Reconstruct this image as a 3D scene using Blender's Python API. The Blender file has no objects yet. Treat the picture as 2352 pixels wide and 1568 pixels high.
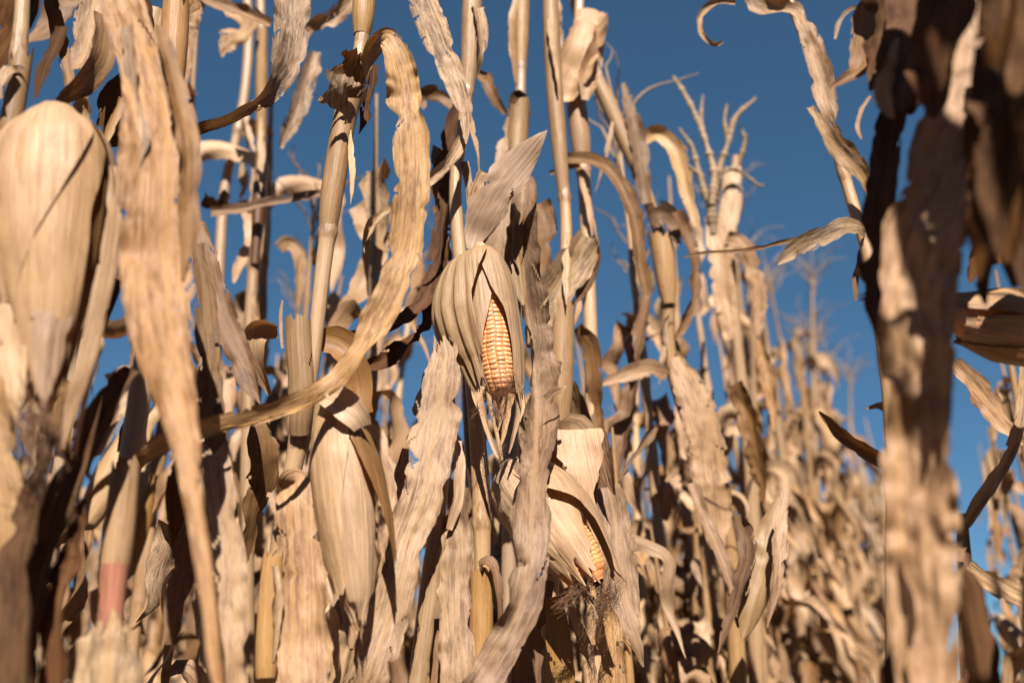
import bpy, math, random
import numpy as np
from mathutils import Vector

# ------------------------------------------------------------------ scene, camera, light
scene = bpy.context.scene
C = scene.collection
R = math.radians
SW, SH = 2352.0, 1568.0          # working picture coordinates
LENS = 35.0
F = LENS / 36.0 * SW
PITCH = R(19.0)
CAM = np.array([0.0, 0.0, 1.08])
FW = np.array([0.0, math.cos(PITCH), math.sin(PITCH)])
UP = np.array([0.0, -math.sin(PITCH), math.cos(PITCH)])
RT = np.array([1.0, 0.0, 0.0])

cam_d = bpy.data.cameras.new('camera')
cam = bpy.data.objects.new('camera', cam_d)
C.objects.link(cam)
cam.location = CAM
cam.rotation_euler = (R(90) + PITCH, 0, 0)
cam_d.lens = LENS
cam_d.sensor_width = 36.0
cam_d.clip_start = 0.02
cam_d.clip_end = 3000
cam_d.dof.use_dof = True
cam_d.dof.focus_distance = 1.235
cam_d.dof.aperture_fstop = 2.8
cam_d.dof.aperture_blades = 0
scene.camera = cam

SUN_EL, SUN_AZ = 44.0, 4.0     # azimuth measured from straight behind the camera, positive to the right
sd = np.array([math.sin(R(SUN_AZ)) * math.cos(R(SUN_EL)), -math.cos(R(SUN_AZ)) * math.cos(R(SUN_EL)), math.sin(R(SUN_EL))])
world = bpy.data.worlds.new('World')
scene.world = world
world.use_nodes = True
wn = world.node_tree
wn.nodes.clear()
sky = wn.nodes.new('ShaderNodeTexSky')
sky.sky_type = 'NISHITA'
sky.sun_disc = False
sky.sun_elevation = R(SUN_EL)
sky.sun_rotation = math.atan2(sd[0], sd[1])
sky.air_density = 0.62
sky.dust_density = 0.0
sky.ozone_density = 1.0
sky.altitude = 1200
bg = wn.nodes.new('ShaderNodeBackground')
bg.inputs[1].default_value = 0.05
wo = wn.nodes.new('ShaderNodeOutputWorld')
tone = wn.nodes.new('ShaderNodeMix')
tone.data_type = 'RGBA'
tone.blend_type = 'MULTIPLY'
tone.inputs[0].default_value = 1.0
tone.inputs[7].default_value = (0.50, 0.88, 1.08, 1.0)
soft = wn.nodes.new('ShaderNodeGamma')       # a gentler fall of brightness from horizon to zenith
soft.inputs[1].default_value = 0.7
wn.links.new(sky.outputs[0], soft.inputs[0])
wn.links.new(soft.outputs[0], tone.inputs[6])
wn.links.new(tone.outputs[2], bg.inputs[0])
wn.links.new(bg.outputs[0], wo.inputs[0])

sun_d = bpy.data.lights.new('sun', 'SUN')
sun_d.energy = 5.0
sun_d.angle = R(0.5)
sun_d.color = (1.0, 0.95, 0.88)
sun = bpy.data.objects.new('sun', sun_d)
C.objects.link(sun)
sun.rotation_euler = Vector(sd).to_track_quat('Z', 'Y').to_euler()
sun.location = (-1, -3, 6)

scene.view_settings.view_transform = 'Standard'
scene.view_settings.look = 'None'
scene.view_settings.exposure = 1.43
scene.view_settings.gamma = 1.0
scene.cycles.max_bounces = 6
scene.cycles.diffuse_bounces = 2
scene.cycles.transmission_bounces = 4
scene.cycles.use_denoising = True


# ------------------------------------------------------------------ numeric helpers
def at(px, py, Y):
    d = FW + RT * ((px - SW / 2) / F) + UP * ((SH / 2 - py) / F)
    return CAM + d * (Y / d[1])


def pxm(py, Y):
    """metres that one picture unit covers at height py on the upright plane Y"""
    b = (SH / 2 - py) / F
    return Y / (math.cos(PITCH) - b * math.sin(PITCH)) / F


_tabs = {}


def tab(seed, n=1024):
    k = (int(seed) * 7919) % 100003
    if (k, n) not in _tabs:
        _tabs[(k, n)] = np.random.default_rng(k).uniform(-1, 1, n)
    return _tabs[(k, n)]


def n1(x, seed):
    x = np.asarray(x, float)
    xi = np.floor(x).astype(int)
    f = x - xi
    u = f * f * (3 - 2 * f)
    t = tab(seed)
    return t[xi % 1024] * (1 - u) + t[(xi + 1) % 1024] * u


def n2(x, y, seed):
    x = np.asarray(x, float); y = np.asarray(y, float)
    xi = np.floor(x).astype(int); yi = np.floor(y).astype(int)
    fx = x - xi; fy = y - yi
    ux = fx * fx * (3 - 2 * fx); uy = fy * fy * (3 - 2 * fy)
    t = tab(seed, 4096).reshape(64, 64)
    a = t[xi % 64, yi % 64] * (1 - ux) + t[(xi + 1) % 64, yi % 64] * ux
    b = t[xi % 64, (yi + 1) % 64] * (1 - ux) + t[(xi + 1) % 64, (yi + 1) % 64] * ux
    return a * (1 - uy) + b * uy


def catmull(A, n):
    """n samples of a Catmull-Rom curve through the rows of A, even in arc length of the first three columns"""
    A = np.asarray(A, float)
    if len(A) == 2:
        A = np.vstack([A[0], (A[0] + A[1]) / 2, A[1]])
    E = np.vstack([2 * A[0] - A[1], A, 2 * A[-1] - A[-2]])
    out = []
    m = 24
    for i in range(len(A) - 1):
        p0, p1, p2, p3 = E[i:i + 4]
        t = np.linspace(0, 1, m, endpoint=False)[:, None]
        out.append(0.5 * (2 * p1 + (p2 - p0) * t + (2 * p0 - 5 * p1 + 4 * p2 - p3) * t ** 2 + (3 * p1 - p0 - 3 * p2 + p3) * t ** 3))
    out.append(A[-1:])
    D = np.vstack(out)
    s = np.concatenate([[0], np.cumsum(np.linalg.norm(np.diff(D[:, :3], axis=0), axis=1))])
    q = np.linspace(0, s[-1], n)
    return np.stack([np.interp(q, s, D[:, k]) for k in range(D.shape[1])], 1), q


def length(A):
    A = np.asarray(A, float)[:, :3]
    return np.linalg.norm(np.diff(A, axis=0), axis=1).sum()


def unit(a):
    return a / (np.linalg.norm(a, axis=-1, keepdims=True) + 1e-12)


def obj(name, V, faces, mats, parent=None, base=None, uv=None, uv2=None, smooth=True, col=None):
    me = bpy.data.meshes.new(name)
    V = np.asarray(V, float)
    if base is not None:
        V = V - base
    me.from_pydata(V.tolist(), [], faces.tolist() if isinstance(faces, np.ndarray) else faces)
    li = np.empty(len(me.loops), int)
    me.loops.foreach_get('vertex_index', li)
    for nm, U in (('fib', uv), ('lat', uv2)):
        if U is not None:
            l = me.uv_layers.new(name=nm)
            l.data.foreach_set('uv', np.asarray(U, float)[li].ravel())
    if col is not None:
        a = me.attributes.new('tint', 'FLOAT_COLOR', 'POINT')
        c = np.ones((len(V), 4)); c[:, :3] = col
        a.data.foreach_set('color', c.ravel())
    if smooth:
        me.polygons.foreach_set('use_smooth', np.ones(len(me.polygons), bool))
    me.materials.append(mats)
    me.update()
    o = bpy.data.objects.new(name, me)
    C.objects.link(o)
    if parent is not None:
        o.parent = parent
    return o


def grid_faces(n, m, wrap=False):
    i = np.arange(n - 1)[:, None]
    j = np.arange(m if wrap else m - 1)[None, :]
    a = i * m + j
    b = i * m + (j + 1) % m
    c = (i + 1) * m + (j + 1) % m
    d = (i + 1) * m + j
    return np.stack([a + 0 * b, b, c, d], -1).reshape(-1, 4)


# ------------------------------------------------------------------ materials
class NT:
    def __init__(s, name):
        s.m = bpy.data.materials.new(name)
        s.m.use_nodes = True
        s.t = s.m.node_tree
        s.t.nodes.clear()

    def n(s, typ, ins=None, **kw):
        nd = s.t.nodes.new('ShaderNode' + typ)
        for k, v in kw.items():
            setattr(nd, k, v)
        for k, v in (ins or {}).items():
            if isinstance(v, bpy.types.NodeSocket):
                s.t.links.new(v, nd.inputs[k])
            else:
                nd.inputs[k].default_value = v
        return nd

    def math(s, op, a, b=0.0, c=0.0):
        return s.n('Math', {0: a, 1: b, 2: c}, operation=op).outputs[0]

    def mix(s, f, a, b):
        nd = s.n('Mix', {0: f, 6: a, 7: b}, data_type='RGBA')
        return nd.outputs[2]

    def mapr(s, x, a, b, lo=0.0, hi=1.0):
        return s.n('MapRange', {0: x, 1: a, 2: b, 3: lo, 4: hi}, interpolation_type='SMOOTHSTEP').outputs[0]


def c4(c):
    return (c[0], c[1], c[2], 1.0)


def fibre(name, pale, tan, brown, blotch=0.5, spots=0.0, rough=0.6, spec=0.25, trans=0.25, midrib=None,
          streak=1.0, bump=0.5, edge=0.0, tcol=None, fine=1.0, crinkle=0.5):
    pale, tan, brown = [tuple(x * y for x, y in zip(c, (0.465, 0.379, 0.274))) for c in (pale, tan, brown)]
    if midrib:
        midrib = (tuple(x * y for x, y in zip(midrib[0], (0.465, 0.379, 0.274))), midrib[1])
    t = NT(name)
    uv = t.n('UVMap', uv_map='fib').outputs[0]
    lat = t.n('UVMap', uv_map='lat').outputs[0]
    rnd = t.n('ObjectInfo').outputs['Random']
    sep = t.n('SeparateXYZ', {0: uv})
    sl = t.n('SeparateXYZ', {0: lat})
    rz = t.math('MULTIPLY', rnd, 37.0)

    def noise(su, sv, detail=3, rough_=0.55, dist=0.0):
        v = t.n('CombineXYZ', {0: t.math('MULTIPLY', sep.outputs[0], su), 1: t.math('MULTIPLY', sep.outputs[1], sv), 2: rz}).outputs[0]
        return t.n('TexNoise', {'Vector': v, 'Scale': 1.0, 'Detail': detail, 'Roughness': rough_, 'Distortion': dist}).outputs[0]
    f1 = noise(680 * fine, 11, 3, 0.7)            # fibres
    f2 = noise(300, 8, 4, 0.65, 0.3)              # broad streaks
    b1 = noise(60, 15, 6, 0.66, 0.5)              # weather blotches
    b2 = noise(260, 55, 4, 0.65, 0.3)                  # mottling
    col = t.mix(t.mapr(f2, 0.28, 0.74), c4(pale), c4(tan))
    bl = t.math('ADD', t.math('MULTIPLY', b1, 0.62), t.math('MULTIPLY', b2, 0.38))
    col = t.mix(t.math('MULTIPLY', t.mapr(bl, 0.45, 0.62), blotch), col, c4(brown))
    col = t.mix(t.math('MULTIPLY', t.mapr(f1, 0.52, 0.72), 0.45 * streak), col, c4([x * 0.55 for x in tan]))
    col = t.mix(t.math('MULTIPLY', t.mapr(f1, 0.48, 0.3), 0.4 * streak), col, c4([min(1, x * 1.15) for x in pale]))
    if edge:
        e = t.mapr(t.math('ABSOLUTE', t.math('MULTIPLY', sl.outputs[0], 1.0)), 0.72, 1.0)
        e = t.math('MULTIPLY', e, t.mapr(b2, 0.35, 0.6))
        col = t.mix(t.math('MULTIPLY', e, edge), col, c4([x * 0.7 for x in brown]))
    if midrib:
        mcol, mw = midrib
        mr = t.mapr(t.math('ABSOLUTE', sl.outputs[1]), mw, mw * 0.55)
        mr = t.math('MULTIPLY', mr, t.mapr(f2, 0.2, 0.45, 0.55, 0.95))
        col = t.mix(mr, col, c4(mcol))
    if spots:
        vor = t.n('TexVoronoi', {'Vector': t.n('CombineXYZ', {0: t.math('MULTIPLY', sep.outputs[0], 520), 1: t.math('MULTIPLY', sep.outputs[1], 330), 2: rz}).outputs[0],
                                 'Scale': 1.0})
        sp = t.math('MULTIPLY', t.mapr(vor.outputs['Distance'], 0.34, 0.16), t.mapr(noise(60, 40, 3), 0.46, 0.62))
        sp = t.math('MULTIPLY', sp, t.mapr(t.n('SeparateColor', {0: vor.outputs['Color']}).outputs[0], 0.35, 0.7))
        col = t.mix(t.math('MULTIPLY', sp, spots), col, c4((0.09, 0.05, 0.03)))
    # each leaf slightly lighter or darker, warmer or greyer than the next
    hsv = t.n('HueSaturation', {'Hue': t.math('MULTIPLY_ADD', rnd, 0.008, 0.494), 'Saturation': t.math('MULTIPLY_ADD', t.math('FRACT', t.math('MULTIPLY', rnd, 7.3)), 0.2, 0.86),
                                'Value': t.math('MULTIPLY_ADD', t.math('FRACT', t.math('MULTIPLY', rnd, 13.7)), 0.46, 0.76), 'Color': col})
    col = hsv.outputs[0]
    hgt = t.math('ADD', t.math('MULTIPLY', f1, 0.35), t.math('ADD', t.math('MULTIPLY', f2, 0.6), t.math('MULTIPLY', b2, crinkle)))
    bp = t.n('Bump', {'Height': hgt, 'Strength': bump, 'Distance': 0.0022})
    pr = t.n('BsdfPrincipled', {'Base Color': col, 'Roughness': rough, 'Normal': bp.outputs[0]})
    pr.inputs['Specular IOR Level'].default_value = spec
    out = pr.outputs[0]
    if trans:
        tc = t.mix(1.0, col, c4(tcol or (1.0, 0.62, 0.3)))
        tc.node.blend_type = 'MULTIPLY'
        tr = t.n('BsdfTranslucent', {'Color': tc, 'Normal': bp.outputs[0]})
        out = t.n('MixShader', {0: trans, 1: pr.outputs[0], 2: tr.outputs[0]}).outputs[0]
    mo = t.n('OutputMaterial', {0: out})
    return t.m


M = {}
M['leaf'] = fibre('leaf_tan', (0.70, 0.51, 0.345), (0.53, 0.355, 0.21), (0.24, 0.13, 0.062), 0.8, 0.12, 0.55, 0.3, 0.16, bump=0.8, crinkle=0.8, streak=1.3, midrib= ((0.60, 0.41, 0.22), 0.13), edge=0.5)
M['leaf_grey'] = fibre('leaf_weathered', (0.74, 0.565, 0.39), (0.52, 0.365, 0.225), (0.15, 0.085, 0.042), 0.85, 0.3, 0.55, 0.3, 0.12, bump=0.9, streak=1.3, midrib= ((0.55, 0.36, 0.19), 0.13), edge=0.5, crinkle=1.0)
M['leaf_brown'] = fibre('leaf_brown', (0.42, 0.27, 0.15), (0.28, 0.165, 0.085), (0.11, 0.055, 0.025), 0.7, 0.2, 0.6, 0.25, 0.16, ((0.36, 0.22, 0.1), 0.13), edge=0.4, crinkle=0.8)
M['leaf_dark_shade'] = fibre('leaf_dark_shade', (0.22, 0.115, 0.05), (0.13, 0.062, 0.026), (0.05, 0.022, 0.009), 0.7, 0.2, 0.75, 0.08, 0.12, ((0.2, 0.12, 0.05), 0.1), edge=0.3, crinkle=0.8)  # leaf brown darkened to stand for shade on the leaves
M['husk'] = fibre('husk_cream', (0.86, 0.655, 0.46), (0.68, 0.485, 0.315), (0.46, 0.29, 0.16), 0.45, 0.4, 0.5, 0.3, 0.22, fine=1.0, bump=0.75, crinkle=0.2, streak=1.5)
M['husk_spot'] = fibre('husk_spotted', (0.90, 0.70, 0.52), (0.72, 0.525, 0.355), (0.5, 0.32, 0.17), 0.4, 0.85, 0.5, 0.3, 0.22, fine=1.0, bump=0.7, crinkle=0.2, streak=1.4)
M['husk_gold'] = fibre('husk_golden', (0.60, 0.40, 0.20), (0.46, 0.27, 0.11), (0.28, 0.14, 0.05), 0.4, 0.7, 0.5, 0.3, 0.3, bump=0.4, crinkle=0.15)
M['sheath'] = fibre('sheath_tan', (0.62, 0.44, 0.265), (0.49, 0.325, 0.175), (0.33, 0.19, 0.09), 0.5, 0.35, 0.5, 0.3, 0.12, streak=1.5, bump=0.55, crinkle=0.15, fine=0.8, edge=0.5)
M['sheath_gold'] = fibre('sheath_golden', (0.58, 0.40, 0.19), (0.45, 0.29, 0.12), (0.3, 0.16, 0.06), 0.4, 0.1, 0.5, 0.3, 0.12, streak=1.3, bump=0.4, crinkle=0.15, fine=0.8)
M['stalk'] = fibre('stalk_pale', (0.70, 0.56, 0.40), (0.60, 0.44, 0.28), (0.42, 0.24, 0.14), 0.45, 0.4, 0.36, 0.5, 0.0, streak=1.0, bump=0.35, crinkle=0.1, edge=0.8)
M['stalk_pink'] = fibre('stalk_reddish', (0.62, 0.26, 0.15), (0.50, 0.16, 0.085), (0.3, 0.11, 0.055), 0.7, 0.3, 0.35, 0.5, 0.0, streak=1.2, bump=0.15, crinkle=0.1)
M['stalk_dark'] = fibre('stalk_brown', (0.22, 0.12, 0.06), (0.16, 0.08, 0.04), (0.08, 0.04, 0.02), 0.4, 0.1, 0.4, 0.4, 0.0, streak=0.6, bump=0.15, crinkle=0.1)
M['tassel'] = fibre('tassel_straw', (0.58, 0.47, 0.34), (0.46, 0.34, 0.21), (0.3, 0.19, 0.1), 0.4, 0.0, 0.7, 0.2, 0.1)


def silk_mat():
    t = NT('corn_silk')
    rnd = t.n('TexNoise', {'Vector': t.n('NewGeometry').outputs['Position'], 'Scale': 160.0})
    col = t.mix(rnd.outputs[0], c4((0.045, 0.018, 0.007)), c4((0.20, 0.085, 0.03)))
    pr = t.n('BsdfPrincipled', {'Base Color': col, 'Roughness': 0.5})
    t.n('OutputMaterial', {0: pr.outputs[0]})
    return t.m


def kernel_mat():
    t = NT('kernels')
    a = t.n('Attribute', attribute_name='tint').outputs[0]
    nz = t.n('TexNoise', {'Vector': t.n('NewGeometry').outputs['Position'], 'Scale': 700.0, 'Detail': 3.0})
    col = t.mix(t.math('MULTIPLY', nz.outputs[0], 0.3), a, c4((0.75, 0.36, 0.14)))
    pr = t.n('BsdfPrincipled', {'Base Color': col, 'Roughness': 0.28})
    pr.inputs['Specular IOR Level'].default_value = 0.5
    pr.inputs['Subsurface Weight'].default_value = 0.4
    pr.inputs['Subsurface Radius'].default_value = (0.004, 0.0018, 0.0008)
    pr.inputs['Subsurface Scale'].default_value = 1.0
    t.n('OutputMaterial', {0: pr.outputs[0]})
    return t.m


def soil_mat():
    t = NT('soil')
    p = t.n('NewGeometry').outputs['Position']
    a = t.n('TexNoise', {'Vector': p, 'Scale': 3.0, 'Detail': 8.0, 'Roughness': 0.7})
    b = t.n('TexNoise', {'Vector': p, 'Scale': 40.0, 'Detail': 5.0})
    col = t.mix(a.outputs[0], c4((0.05, 0.03, 0.018)), c4((0.2, 0.13, 0.075)))
    col = t.mix(t.mapr(b.outputs[0], 0.5, 0.65), col, c4((0.32, 0.22, 0.13)))
    bp = t.n('Bump', {'Height': b.outputs[0], 'Strength': 0.8, 'Distance': 0.03})
    pr = t.n('BsdfPrincipled', {'Base Color': col, 'Roughness': 0.95, 'Normal': bp.outputs[0]})
    t.n('OutputMaterial', {0: pr.outputs[0]})
    return t.m


M['silk'] = silk_mat()
M['kernel'] = kernel_mat()


# ------------------------------------------------------------------ things
def thing(name, label, cat, loc=(0, 0, 0), group=None):
    o = bpy.data.objects.new(name, None)
    C.objects.link(o)
    o.empty_display_size = 0.05
    o.location = loc
    o['label'] = label
    o['category'] = cat
    if group:
        o['group'] = group
    o['base'] = [float(x) for x in loc]
    return o


def base_of(p):
    """origin that a part's coordinates are relative to"""
    q = p
    while q is not None and 'base' not in q.keys():
        q = q.parent
    return np.array(q['base']) if q is not None else np.zeros(3)


_seed = [100]


def nseed():
    _seed[0] += 13
    return _seed[0]


# ------------------------------------------------------------------ ribbons: leaf blades
def ribbon_mesh(P, W, N, step=0.005, nv=13, mid=0.0, fold=0.25, curl=0.0, ruf=0.004, rufl=0.03, wr=0.0007, jag=0.12,
                tears=3, seed=1, ragged=(0, 0), wob=0.002):
    """leaf surface along P (control points), W full widths, N normals; returns vertices, faces, two uv sets"""
    A = np.column_stack([P, W, N, np.broadcast_to(np.asarray(curl, float), (len(P),)), np.broadcast_to(np.asarray(fold, float), (len(P),))])
    L = length(P)
    n = int(max(8, min(420, L / step)))
    D, s = catmull(A, n)
    X = D[:, :3]; w = np.maximum(D[:, 3], 0.0004); Nn = unit(D[:, 4:7]); cu = D[:, 7]; fo = D[:, 8][:, None]
    T = unit(np.gradient(X, axis=0))
    Nn = unit(Nn - (Nn * T).sum(1, keepdims=True) * T)
    B = np.cross(Nn, T)
    X = X + Nn * (wob * n1(s / 0.05, seed + 3))[:, None] + B * (wob * n1(s / 0.07, seed + 4))[:, None]
    v = np.linspace(-1, 1, nv)
    v = np.sign(v) * np.abs(v) ** 0.92
    S, Vv = np.meshgrid(s, v, indexing='ij')
    # ragged sides
    rng = np.random.default_rng(seed)
    side = np.ones((2, n))
    jag = jag * 1.3
    for k in range(2):
        e = n1(s / 0.018, seed + 11 + k) * 0.5 + n1(s / 0.006, seed + 21 + k) * 0.3 + n1(s / 0.05, seed + 31 + k) * 0.6
        side[k] -= jag * (0.2 + e)
        for _ in range(tears):
            c = rng.uniform(0, L); d = rng.uniform(0.1, 0.42); ww = rng.uniform(0.003, 0.012)
            side[k] -= d * np.exp(-((s - c) / ww) ** 2) * (0.3 + jag * 4)
    side = np.clip(side, 0.15, 1.15)
    sc = np.where(Vv < 0, side[0][:, None], side[1][:, None])
    ve = Vv * sc
    hw = (w / 2)[:, None]
    al = np.radians(cu)[:, None] / 2
    al = np.where(np.abs(al) < 1e-3, 1e-3, al)
    lx = np.sin(ve * al) / al * hw
    lh = (1 - np.cos(ve * al)) / al * hw
    lh = lh + fo * np.abs(ve - mid) * hw
    lx = lx * (1 - 0.25 * np.minimum(np.abs(fo), 1.2) * np.abs(ve))
    # ruffled margins and wrinkles; limited where the leaf is narrow
    lim = np.clip(w / 0.03, 0, 1)[:, None]
    amp = [np.clip(0.75 + 1.1 * n1(s / 0.085, seed + 47 + k), 0.15, 2.0) for k in range(2)]
    edge = np.abs(Vv) ** 1.7
    sg = np.where(Vv < 0, 0, 1)
    sw = s + 0.6 * rufl * n1(s / (rufl * 2.3), seed + 48)
    r0 = n1(sw / rufl, seed + 41) + 0.6 * n1(sw / (rufl * 0.38), seed + 42) * np.clip(n1(s / 0.06, seed + 49) + 0.5, 0, 1.5)
    r1 = n1(sw / rufl + 0.4, seed + 43) + 0.6 * n1(sw / (rufl * 0.38), seed + 44) * np.clip(n1(s / 0.06, seed + 50) + 0.5, 0, 1.5)
    lh = lh + ruf * lim * edge * np.where(sg == 0, (r0 * amp[0])[:, None], (r1 * amp[1])[:, None])
    lx = lx + 0.4 * ruf * lim * edge * np.where(sg == 0, (amp[0] * n1(s / rufl, seed + 45))[:, None], (amp[1] * n1(s / rufl, seed + 46))[:, None])
    patch = np.clip(0.5 + 1.3 * n2(lx / 0.035 + 3, S / 0.08, seed + 55), 0.1, 1.6)
    lh = lh + 1.35 * wr * lim * patch * (1.0 * n2(lx / 0.009, S / 0.02, seed + 52) + 0.8 * n2(lx / 0.006, S / 0.011, seed + 53) + 0.7 * n2(lx / 0.004, S / 0.03, seed + 51))
    lh = lh + ruf * 0.6 * lim * n2(lx / 0.028 + 9, S / 0.05, seed + 54)
    # midrib ridge
    dm = np.abs(Vv - mid)
    lh = lh + 0.0016 * lim * np.exp(-(dm / 0.07) ** 2)
    along = np.zeros_like(S)
    if ragged[0] or ragged[1]:
        jg = n1(Vv * 4.3 + 5, seed + 61) + 0.6 * n1(Vv * 11 + 5, seed + 62)
        along = along + ragged[0] * jg * np.clip(1 - S / 0.03, 0, 1) + ragged[1] * jg * np.clip(1 - (L - S) / 0.03, 0, 1)
    V3 = X[:, None, :] + B[:, None, :] * lx[..., None] + Nn[:, None, :] * lh[..., None] + T[:, None, :] * along[..., None]
    uv = np.stack([lx + hw * 0.0, S], -1).reshape(-1, 2)
    uv2 = np.stack([Vv, (Vv - mid)], -1).reshape(-1, 2)
    F4 = grid_faces(n, nv).reshape(n - 1, nv - 1, 4)
    keep = np.ones((n - 1, nv - 1), bool)
    if step <= 0.005 and nv >= 13 and tears:
        # splits running in from the margins, slanting along the veins
        for _ in range(int(L / 0.055 * (0.5 + 5 * jag))):
            i0 = int(rng.integers(3, n - 4)); dep = int(rng.integers(1, max(2, int(nv * 0.34)))); sl = int(rng.integers(-2, 3)); lft = rng.random() < 0.5
            for c in range(dep):
                hgt_ = 1 + int((dep - c) > 2 and rng.random() < 0.5)
                for r_ in range(hgt_):
                    i = min(n - 2, max(0, i0 + c * sl + r_))
                    for q in range(abs(sl) if c < dep - 1 else 1):
                        i2 = min(n - 2, max(0, i + (q if sl > 0 else -q)))
                        keep[i2, c if lft else nv - 2 - c] = False
                    keep[i, c if lft else nv - 2 - c] = False
    return V3.reshape(-1, 3), F4[keep], uv, uv2


def pix_path(ctrl):
    """ctrl rows (px, py, Y, w, roll) -> points, widths in metres, normals; roll 0 faces the camera, + turns the face to the right of a leaf running down"""
    P = np.array([at(c[0], c[1], c[2]) for c in ctrl])
    W = np.array([c[3] * pxm(c[1], c[2]) for c in ctrl])
    T = unit(np.gradient(P, axis=0))
    V = unit(CAM - P)
    N0 = unit(V - (V * T).sum(1, keepdims=True) * T)
    B0 = np.cross(N0, T)
    a = np.radians([c[4] if len(c) > 4 else 0.0 for c in ctrl])[:, None]
    return P, W, N0 * np.cos(a) + B0 * np.sin(a)


def leaf(parent, ctrl, mat='leaf', Y=None, name='leaf', label=None, **kw):
    if Y is not None:
        ctrl = [(c[0], c[1], Y) + tuple(c[2:]) if len(c) < 5 else c for c in ctrl]
    P, W, N = pix_path(ctrl)
    kw.setdefault('seed', nseed())
    V, Fc, uv, uv2 = ribbon_mesh(P, W, N, **kw)
    o = obj(name, V, Fc, M[mat], parent, base_of(parent), uv, uv2)
    if label:
        o['label'] = label
    return o


# ------------------------------------------------------------------ tubes: stalks, sheaths, shanks
def tube_mesh(P, Rad, sides=14, step=0.008, nodes=(), groove=0.02, seed=1, arc=None, rag=0.0, flare=0.0, ref=None, squash=1.0):
    L = length(P)
    n = int(max(6, min(400, L / step)))
    D, s = catmull(np.column_stack([P, Rad]), n)
    X = D[:, :3]; r = D[:, 3].copy()
    ring = np.zeros(n)
    for (c, w, h) in nodes:
        r = r * (1 + h * np.exp(-((s - c) / w) ** 2))
        if w < 0.02:
            ring = np.maximum(ring, 1.05 * np.exp(-((s - c) / (2.2 * w)) ** 2))
    T = unit(np.gradient(X, axis=0))
    ref = np.array([0, -1.0, 0.0]) if ref is None else ref
    A = unit(ref - (T @ ref)[:, None] * T)
    Bt = np.cross(T, A)
    wrap = arc is None
    th = np.linspace(0, 2 * math.pi, sides, endpoint=False) if wrap else np.radians(np.linspace(arc[0], arc[1], sides))
    rr = r[:, None] * (1 + groove * n2(th[None, :] * 5 + 0 * s[:, None], s[:, None] / 0.25, seed) + groove * n2(th[None, :] * 2, s[:, None] / 0.04, seed + 5))
    if flare:
        k = np.clip(1 - s / 0.04, 0, 1)[:, None] ** 1.5
        rr = rr * (1 + flare * k * (0.8 + 0.5 * n1(th * 1.7, seed + 7)[None, :]))
    along = np.zeros_like(rr)
    if rag:
        along = rag * (n1(th * 3.1, seed + 8) + 0.5 * n1(th * 8, seed + 9))[None, :] * np.clip(1 - s / 0.04, 0, 1)[:, None]
    V = X[:, None, :] + A[:, None, :] * (np.cos(th)[None, :] * rr)[..., None] + Bt[:, None, :] * (np.sin(th)[None, :] * rr * squash)[..., None] + T[:, None, :] * along[..., None]
    uv = np.stack([th[None, :] * r.mean() + 0 * rr, s[:, None] + 0 * rr], -1).reshape(-1, 2)
    uv2 = np.stack([0 * rr + ring[:, None], 0 * rr + 9], -1).reshape(-1, 2)
    return V.reshape(-1, 3), grid_faces(n, sides, wrap), uv, uv2


def pix_tube(ctrl, Y=None):
    if Y is not None:
        ctrl = [(c[0], c[1], Y, c[2]) if len(c) < 4 else c for c in ctrl]
    P = np.array([at(c[0], c[1], c[2]) for c in ctrl])
    Rd = np.array([c[3] * pxm(c[1], c[2]) / 2 for c in ctrl])
    return P, Rd


def stalk_to_ground(P, Rd):
    """carry a stalk on from its lowest point down into the soil"""
    p = P[-1].copy(); d = unit(P[-1] - P[-2])
    d = unit(d * 0.5 + np.array([0, 0, -1.0]))
    k = p[2] / -d[2]
    q = p + d * (k + 0.02)
    return np.vstack([P, (p + q) / 2, q]), np.append(Rd, [Rd[-1] * 1.1, Rd[-1] * 1.2])


def tube(parent, name, ctrl, mat, Y=None, label=None, ground=False, **kw):
    P, Rd = pix_tube(ctrl, Y)
    if ground:
        P, Rd = stalk_to_ground(P, Rd)
    kw.setdefault('seed', nseed())
    V, Fc, uv, uv2 = tube_mesh(P, Rd, **kw)
    o = obj(name, V, Fc, M[mat], parent, base_of(parent), uv, uv2)
    if label:
        o['label'] = label
    return o


def plant(label, stalk, Y=None, mat='stalk', group='dry corn plants', nodes=()):
    """a corn plant: an Empty where its stalk meets the soil, and the stalk itself"""
    P, Rd = pix_tube(stalk, Y)
    P, Rd = stalk_to_ground(P, Rd)
    b = P[-1].copy(); b[2] = 0
    t = thing('corn_plant', label, 'corn plant', b, group)
    nd = []
    if nodes:
        D, s = catmull(P, 600)
        for (x, y) in nodes:
            q = at(x, y, Y if Y else stalk[0][2])
            sk_ = s[np.argmin(np.linalg.norm(D - q, axis=1))]
            nd += [(sk_, 0.004, 0.24), (sk_ + 0.009, 0.005, 0.10), (sk_ - 0.012, 0.012, 0.08)]
    V, Fc, uv, uv2 = tube_mesh(P, Rd, nodes=nd, seed=nseed())
    obj('stalk', V, Fc, M[mat], t, b, uv, uv2)
    return t


# ------------------------------------------------------------------ ears
def prof(tbl, s):
    tbl = np.asarray(tbl, float)
    x = np.interp(s, tbl[:, 0], tbl[:, 1])
    k = np.ones(9) / 9
    return np.convolve(np.pad(x, 4, mode='edge'), k, 'valid')


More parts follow.
